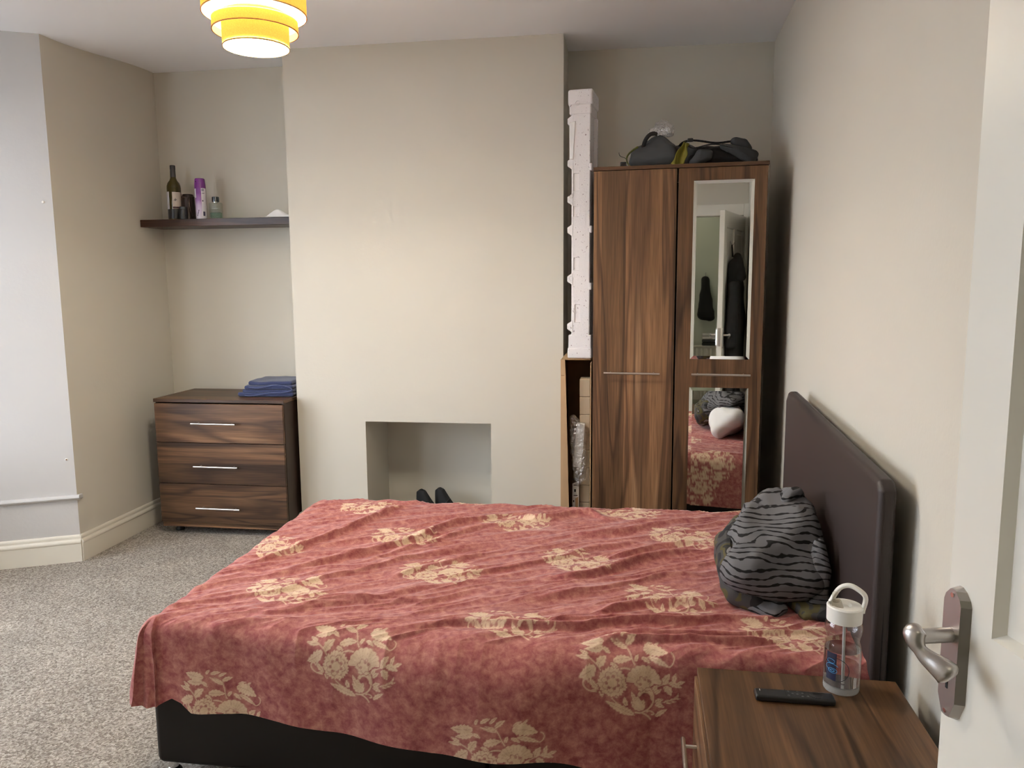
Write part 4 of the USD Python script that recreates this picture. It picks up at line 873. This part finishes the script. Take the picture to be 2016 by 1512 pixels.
for pts, amp, wd in FOLDS:
    p = np.array(pts); lo, hi = p.min(0) - 0.12, p.max(0) + 0.12
    sel = np.where((P2[:, 0] > lo[0]) & (P2[:, 0] < hi[0]) & (P2[:, 1] > lo[1]) & (P2[:, 1] < hi[1]))[0]
    q = P2[sel] + np.c_[0 * warp[sel], warp[sel]]; c = spline(p, 14); best = np.full(len(sel), 9.0); tt = np.zeros(len(sel)); sd = np.zeros(len(sel))
    for i in range(13):
        dd, t = seg_dist(q, c[i], c[i + 1]); b = dd < best; dirv = c[i + 1] - c[i]
        crossp = dirv[0] * (q[:, 1] - c[i][1]) - dirv[1] * (q[:, 0] - c[i][0])
        sd[b] = np.sign(crossp[b]); best[b] = dd[b]; tt[b] = (i + t[b]) / 13
    taper = np.clip(np.minimum(tt, 1 - tt) * 5, 0, 1) ** 0.8
    w_ = np.where(sd < 0, wd * 0.62, wd * 1.5)                   # steep towards the near side
    h[sel] += 1.6 * amp * taper * np.exp(-(best / w_) ** 2)
dirr = np.array([[0.87, 0.5], [-0.5, 0.87]]); Q = (P2 + np.c_[0 * warp, warp * 0.6]) @ dirr.T
fine = 1.7 * (0.0050 * ridge(np.c_[Q[:, 0] * 2.2, Q[:, 1] * 13, 0 * warp], 1.0, 2) ** 2 + 0.0040 * ridge(np.c_[Q[:, 0] * 4.5, Q[:, 1] * 27, 0 * warp], 1.0, 6) ** 2 + 0.0028 * ridge(np.c_[Q[:, 0] * 9, Q[:, 1] * 44, 0 * warp], 1.0, 11))
h = (h + fine).reshape(A.shape)
ontop = np.clip(1 - d_ / 0.06, 0, 1)
side_f = 0.004 * ridge(np.stack([A * 7, B * 5, 0 * A], -1), 1.0, 17) ** 2
Z = Z + h * ontop
Y = Y + np.where(sy > 0, sidey * (side_f + 0.6 * h * (1 - ontop) * np.clip(1 - d_ / 0.15, 0, 1)), 0)
Z = Z + np.where(top_x & (sy <= 0), 0.010 * np.clip((A + 0.1) / 0.7, 0, 1) * np.clip((B - 0.2) / 1.0, 0, 1), 0)
PT = np.stack([X, Y, Z], -1).reshape(-1, 3)
# print: medallions at their places on the flat cloth
ink = np.zeros(A.size); FL = np.stack([A.ravel(), B.ravel() * np.where(B.ravel() < 0, (drop_n / 0.40 * np.ones_like(B)).ravel(), 1.0)], -1)
U_ = 0.000178
SPOTS = [(-1.036, 0.255), (-0.588, 0.460), (-0.144, 0.620), (-0.300, 0.085), (-0.412, 1.030), (0.147, 0.328), (0.465, 0.120), (-1.070, 1.165), (-1.259, 0.637), (-0.806, 0.795), (0.032, 1.223), (0.235, 0.910), (-0.715, -0.105), (0.030, -0.095), (-1.125, -0.265), (-0.300, -0.335), (0.42, -0.30), (-0.66, 1.40), (0.05, 1.50), (0.42, 1.36), (0.33, 1.52)]
for n_, (ca, cb) in enumerate(SPOTS):
    rot_ = (0.0, 0.25, -0.2, 0.1, 0.3, -0.1)[n_ % 6] if n_ not in (12, 13) else (0.0, 0.05)[n_ - 12]
    q = FL - [ca, cb]; sel = np.where((np.abs(q) < 0.2).all(1))[0]; q = q[sel]
    c, s = math.cos(rot_), math.sin(rot_); q = q @ np.array([[c, -s], [s, c]])
    ink[sel] = np.maximum(ink[sel], motif(np.stack([1000 + q[:, 0] / U_, 730 - q[:, 1] / U_], -1)))
nA, nB = A.shape; i, j = np.meshgrid(np.arange(nA - 1), np.arange(nB - 1), indexing="ij"); k = (i * nB + j).ravel()
F = np.vstack([np.stack([k, k + nB, k + nB + 1], 1), np.stack([k, k + nB + 1, k + 1], 1)])
top("bed_sheet", trimesh.Trimesh(PT, F, process=False), sheet_m, "rumpled dusty rose sheet with cream flower print draped over the bed", "bed sheet", smooth=True, attrs={"motif": ink})

# ------------------------------------------------------------------ pillow and clothes on the bed
def solid(t):
    return Manifold(m3.Mesh(np.asarray(t.vertices, np.float32), np.asarray(t.faces, np.uint32)))


bedtop = bx(-2, 1, 1, 4, 0, 0.497)
pil = thing("pillow", "white pillow propped against the headboard under dark clothes", "pillow", (0, 0, 0))
pw = lambda v: 0.010 * (ridge(v * [6, 2.5, 6], 1.6, 41) ** 2 - 0.4) + 0.005 * ridge(v * [12, 5, 12], 1.5, 43)
PIL = solid(blob([[((0.43, 2.46, 0.555), 0.045), ((0.54, 2.42, 0.63), 0.045), ((0.455, 2.74, 0.555), 0.045), ((0.55, 2.76, 0.64), 0.045), ((0.47, 2.60, 0.60), 0.075), ((0.52, 2.60, 0.58), 0.07)]], 0.012, 14, pw))
part(pil, "case", PIL - bedtop, white_f, smooth=60)
sh = thing("patterned_shirt", "charcoal shirt with black wavy lines bundled over the pillow", "shirt", (0, 0, 0))
sw = lambda v: 0.021 * (ridge(v * [6, 6, 2.6], 1.5, 51) ** 2 - 0.35) + 0.011 * (ridge(v * [11, 11, 5], 1.5, 53) - 0.5)
SB = solid(blob([[((0.365, 2.255, 0.60), 0.060), ((0.43, 2.235, 0.565), 0.050), ((0.555, 2.275, 0.575), 0.045), ((0.405, 2.42, 0.70), 0.045), ((0.545, 2.38, 0.70), 0.045), ((0.48, 2.50, 0.745), 0.035), ((0.56, 2.54, 0.735), 0.035), ((0.37, 2.46, 0.62), 0.05), ((0.56, 2.42, 0.60), 0.045)]], 0.008, 12, sw))
SB = SB - PIL - bedtop
part(sh, "body", SB, shirt_m, smooth=60)
part(sh, "collar", solid(blob([[((0.51, 2.45, 0.770), 0.018), ((0.545, 2.47, 0.785), 0.020), ((0.56, 2.52, 0.765), 0.020), ((0.52, 2.54, 0.765), 0.016)]], 0.007, 4, lambda v: 0.008 * (ridge(v, 22, 5) - 0.5))) - SB, shirt_m, smooth=60)
part(sh, "hem", solid(blob([[((0.375, 2.20, 0.515), 0.014), ((0.43, 2.165, 0.510), 0.012), ((0.46, 2.20, 0.515), 0.016), ((0.40, 2.24, 0.53), 0.02)]], 0.006, 3, lambda v: 0.006 * (ridge(v, 26, 6) - 0.5))) - SB - bedtop, shirt_m, smooth=60)
SL = solid(blob([[((0.572, 2.27, 0.69), 0.014), ((0.585, 2.25, 0.62), 0.016), ((0.575, 2.24, 0.55), 0.018), ((0.565, 2.30, 0.60), 0.02)], [((0.55, 2.215, 0.522), 0.016), ((0.585, 2.20, 0.512), 0.012), ((0.585, 2.26, 0.55), 0.014)]], 0.007, 4, lambda v: 0.007 * (ridge(v * [1, 1, 0.5], 28, 9) - 0.5))) - SB - bedtop
part(sh, "sleeve", SL, shirt_m, smooth=60)
DB = solid(blob([[((0.46, 2.54, 0.735), 0.022), ((0.53, 2.68, 0.725), 0.022), ((0.42, 2.52, 0.67), 0.03), ((0.50, 2.50, 0.735), 0.03), ((0.57, 2.64, 0.725), 0.02), ((0.46, 2.60, 0.69), 0.02)]], 0.009, 6, sw)) - SB - PIL
part(sh, "draped_back", DB, shirt_m, smooth=60)
cj = thing("camouflage_shirt", "camouflage patterned garment lying beneath the charcoal shirt", "shirt", (0, 0, 0))
CB = solid(blob([[((0.325, 2.28, 0.60), 0.045), ((0.34, 2.24, 0.54), 0.035), ((0.335, 2.40, 0.645), 0.04), ((0.35, 2.48, 0.60), 0.05), ((0.385, 2.215, 0.525), 0.025)], [((0.345, 2.40, 0.665), 0.035), ((0.38, 2.50, 0.67), 0.03), ((0.34, 2.36, 0.55), 0.04)]], 0.009, 8, lambda v: 0.010 * (ridge(v * [3, 3, 6], 2.2, 61) ** 2 - 0.35)))
part(cj, "body", CB - SB - PIL - DB - bedtop, camo_m, smooth=60)
part(cj, "sleeve", solid(blob([[((0.52, 2.17, 0.512), 0.012), ((0.58, 2.16, 0.512), 0.012), ((0.575, 2.24, 0.52), 0.018), ((0.50, 2.24, 0.515), 0.016)]], 0.008, 4, lambda v: 0.006 * (ridge(v, 22, 63) - 0.5))) - SB - SL - bedtop, camo_m, smooth=60)

# ------------------------------------------------------------------ nightstand with bottle and remote
NT = 0.505
ns = thing("nightstand", "walnut bedside cabinet beside the near side of the bed", "nightstand", (0.194, 1.838, 0), D(-1.2))
# local: x towards the wall, -y towards the viewer
NW, ND = 0.455, 0.45
part(ns, "top_panel", cbox(-0.006, NW, -ND - 0.004, 0.004, NT - 0.018, NT, 0.0015), wal_y)
part(ns, "side_panel", cbox(0.006, NW - 0.004, -0.016, 0.0, 0.0, NT - 0.018, 0.001), wal_z2)
part(ns, "side_panel", cbox(0.006, NW - 0.004, -ND, -ND + 0.016, 0.0, NT - 0.018, 0.001), wal_z2)
part(ns, "back_panel", bx(NW - 0.012, NW - 0.006, -ND + 0.016, -0.016, 0.02, NT - 0.02), wenge)
part(ns, "plinth", cbox(0.02, 0.034, -ND + 0.016, -0.016, 0.0, 0.055, 0.001), wenge)
for k, (z0, z1) in enumerate(((0.272, NT - 0.020), (0.058, 0.269))):
    dr = part(ns, "drawer", cbox(-0.012, 0.006, -ND + 0.001, -0.001, z0, z1, 0.0015), walnut(f"walnut_bedside_drawer_{k}", "y", shift=(2.2 * k + 1.1, 0.4, 1.9 * k)))
    zc = (z0 + z1) / 2 - 0.012
    part(dr, "handle", cat(tube([[-0.042, -0.345, zc], [-0.042, -0.085, zc]], 0.0058, 12), *[tube([[-0.042, y, zc], [-0.011, y, zc]], 0.0042, 8) for y in (-0.315, -0.115)]), steel, smooth=40, label="brushed steel bar handle")
wb2 = thing("water_bottle", "clear plastic water bottle with white flip-straw lid on the nightstand", "water bottle", (0.512, 1.784, NT), D(-20))
R0 = 0.0415
prof = np.array([(0.0001, 0.0), (0.036, 0.0), (R0 - 0.001, 0.003), (R0, 0.008), (R0, 0.085), (R0 - 0.0005, 0.100), (R0 - 0.003, 0.112), (R0 - 0.006, 0.123), (R0 - 0.0035, 0.133), (R0, 0.145), (R0 + 0.0003, 0.152), (R0 - 0.001, 0.160), (R0 - 0.004, 0.168), (R0 - 0.005, 0.174)])
zz = np.linspace(0, 1, 60); cum = np.r_[0, np.cumsum(np.hypot(*np.diff(prof, axis=0).T))]; pf = np.c_[np.interp(zz * cum[-1], cum, prof[:, 0]), np.interp(zz * cum[-1], cum, prof[:, 1])]
inner = pf[::-1].copy(); inner[:, 0] = np.maximum(inner[:, 0] - 0.0016, 0.0001); inner[:, 1] = np.where(inner[:, 1] < 0.016, 0.018, inner[:, 1])
part(wb2, "body", lathe(np.vstack([pf, inner]), 56), clear_thin, smooth=50)
wpf = pf[(pf[:, 1] > 0.020) & (pf[:, 1] < 0.100)].copy(); wpf[:, 0] -= 0.0018
part(wb2, "water", lathe(np.vstack([[[0.0001, 0.0190], [wpf[0, 0], 0.0190]], wpf, [[wpf[-1, 0], 0.1005], [0.0001, 0.1005]]]), 56), water_m, smooth=50)
milky = usdkit.material(stage, LK + "milky_plastic", {"t": ("transparent_bsdf", {"color": (0.95, 0.95, 0.95)}), "d": ("diffuse_bsdf", {"color": (0.85, 0.85, 0.82)}), "m": ("mix_closure", {"fac": 0.38})}, [("t.BSDF", "m.closure1"), ("d.BSDF", "m.closure2")], surface="m.closure")
part(wb2, "base", lathe([(0.0001, 0.0012), (R0 - 0.003, 0.0012), (R0 - 0.0022, 0.006), (R0 - 0.0022, 0.017), (0.0001, 0.0175)], 56), milky, smooth=40, label="thick cloudy base")
part(wb2, "straw", tube([[0.004, -0.012, 0.021], [0.001, -0.006, 0.176]], 0.0033, 12), M("frosted_straw", (0.62, 0.62, 0.60), 0.5), smooth=True)
lidm = U(Manifold.cylinder(0.034, 0.0385, 0.0395, 56).translate([0, 0, 0.168]), Manifold.cylinder(0.003, 0.0395, 0.037, 56).translate([0, 0, 0.202])) - Manifold.cylinder(0.01, 0.021, 0.027, 32).translate([-0.010, 0, 0.1985])
part(wb2, "lid", lidm, wplastic, smooth=35, label="white screw lid")
part(wb2, "carry_loop", tube(spline([[0.037, 0.006, 0.190], [0.041, 0.008, 0.212], [0.040, 0.009, 0.231], [0.028, 0.010, 0.241], [0.008, 0.012, 0.248], [-0.008, 0.012, 0.243], [-0.022, 0.012, 0.225], [-0.032, 0.008, 0.203]], 40), 0.0056, 12, flat=1.5, upv=(0, 1, 0)), wplastic, smooth=60, label="white carrying loop")
part(wb2, "mouthpiece", cat(tube([[-0.014, -0.010, 0.199], [-0.018, -0.013, 0.216]], [0.0125, 0.0105], 18), tube([[-0.018, -0.013, 0.214], [-0.021, -0.014, 0.236]], [0.0078, 0.0068], 16)), thin("smoky_silicone", (0.86, 0.84, 0.80), 0.4, 0.2), smooth=45, label="translucent grey mouthpiece")
# print on the bottle: a black ring with a blue outline figure and dark panel, curved round the body
pr = R0 + 0.0004


def on_body(deg, z):
    a = D(deg); return [pr * math.cos(a), pr * math.sin(a), z]


blackink = M("black_ink", (0.01, 0.01, 0.02), 0.5); blueink = M("blue_ink", (0.06, 0.33, 0.62), 0.4); darkink = M("navy_ink", (0.018, 0.02, 0.05), 0.4)
C0 = -104.0
part(wb2, "printed_ring", tube([on_body(C0 + 40 * math.cos(t), 0.062 + 0.028 * math.sin(t)) for t in np.linspace(0, 2 * PI, 60)], 0.0007, 5), blackink)
part(wb2, "printed_panel", wrap(pr, D(C0 - 32), D(C0 + 2), 0.035, 0.100, 10, 0.0003), darkink)
part(wb2, "printed_emblem", cat(*[tube([on_body(C0 + cx + r * 1.6 / 0.0006 * 0.0006 * math.cos(t) * 1.0, cz + r * 0.00062 * math.sin(t)) for t in np.linspace(a0, a1, 24)], 0.0007, 5) for cx, cz, r, a0, a1 in ((-16, 0.080, 8, 0.2, 6.0), (-12, 0.066, 13, 0.4, 4.6), (-10, 0.058, 9, 0, 6.28), (-10, 0.058, 4, 0, 6.28))]), blueink)

rc = thing("remote_control", "slim black remote control on the nightstand", "remote control", (0.393, 1.716, NT), D(-0.5))
part(rc, "body", rbox(-0.087, 0.087, -0.018, 0.018, 0.0, 0.015, 0.005, 12), black_p, smooth=40)
part(rc, "direction_ring", lathe([(0.008, 0.0150), (0.0135, 0.0150), (0.0135, 0.0160), (0.008, 0.0160)], 28, (0.047, 0, 0)), M("dark_button", (0.03, 0.03, 0.032), 0.3), smooth=35)
btn = M("grey_button", (0.10, 0.10, 0.10), 0.4)
for x, y in ((-0.012, 0.009), (-0.004, 0.0), (-0.014, -0.009), (0.008, 0.010), (0.006, -0.002), (0.018, 0.004), (0.016, -0.010), (0.028, -0.008)): part(rc, "button", lathe([(0.0001, 0.0148), (0.0026, 0.0148), (0.0026, 0.0158), (0.0001, 0.0160)], 12, (x, y, 0)), btn)
part(rc, "seam", bx(-0.0195, -0.0185, -0.0172, 0.0172, 0.0146, 0.0152), rubber)
part(rc, "status_light", cbox(-0.076, -0.074, 0.004, 0.012, 0.0148, 0.0153, 0.0002), wplastic)

# ------------------------------------------------------------------ what the mirror shows behind the camera
hb_ = thing("hanging_coat", "long black padded coat hanging on the back of the open door", "coat", (0.403, 0.981, 0), math.atan2(dv[1], dv[0]))
yb = sgn * (DT + 0.001); oy = lambda d: yb + sgn * d
part(hb_, "body", blob([[((0.13, oy(0.05), 0.62), 0.045), ((0.36, oy(0.05), 0.62), 0.045), ((0.12, oy(0.055), 1.15), 0.05), ((0.36, oy(0.055), 1.15), 0.05), ((0.17, oy(0.045), 1.60), 0.04), ((0.28, oy(0.045), 1.62), 0.04)]], 0.025, 8, lambda v: 0.018 * (ridge(v * [6, 6, 1.6], 1.6, 71) ** 2 - 0.5)), black_f, smooth=True)
part(hb_, "hood", blob([[((0.18, oy(0.07), 1.50), 0.05), ((0.27, oy(0.07), 1.50), 0.05), ((0.225, oy(0.06), 1.66), 0.035)]], 0.02, 5, crs(9, 0.010)), black_f, smooth=True)
part(hb_, "sleeve", blob([[((0.10, oy(0.06), 1.42), 0.04), ((0.08, oy(0.055), 0.95), 0.045)]], 0.02, 6, crs(8, 0.012)), black_f, smooth=True)
part(hb_, "hanging_loop", tube(spline([[0.21, oy(0.02), 1.66], [0.22, oy(0.012), 1.76], [0.24, oy(0.02), 1.66]], 16), 0.005, 8), black_f, smooth=True)
part(hb_, "hook", tube(spline([[0.22, yb, 1.79], [0.22, oy(0.02), 1.76], [0.22, oy(0.03), 1.78]], 12), 0.003, 8), steel)
rad = thing("radiator", "white panel radiator on the hall wall, reflected in the mirror", "radiator", (0.0, -1.29, 0))
part(rad, "back_plate", cbox(0.05, 0.95, 0.03, 0.04, 0.15, 0.755, 0.004), white_m)
for k in range(18): part(rad, "fin", rbox(0.055 + 0.05 * k, 0.085 + 0.05 * k, 0.036, 0.062, 0.17, 0.735, 0.008, 8), white_m, smooth=40)
part(rad, "top_grille", cbox(0.05, 0.95, 0.0, 0.065, 0.745, 0.76, 0.003), white_m)
fb = thing("folded_linen", "grey and white folded linen lying on the hall radiator", "linen", (0.22, -1.30, 0.761))
for k in range(4): part(fb, "layer", rbox(0.0, 0.42 - 0.02 * k, 0.0, 0.09, 0.034 * k, 0.034 * k + 0.033, 0.012, 10), grey_f if k < 2 else white_f, smooth=40)
hc = thing("hanging_bag", "black bag hanging in the hall, reflected in the mirror", "bag", (0.22, -1.25, 0))
part(hc, "body", blob([[((0.0, 0.0, 1.10), 0.055), ((0.08, 0.0, 1.08), 0.05), ((0.02, 0.0, 1.48), 0.04)]], 0.02, 8, crs(10, 0.01)), black_f, smooth=True)
part(hc, "hook", tube(spline([[0.02, -0.07, 1.56], [0.02, -0.01, 1.54], [0.02, 0.0, 1.50]], 10), 0.004, 8), steel)
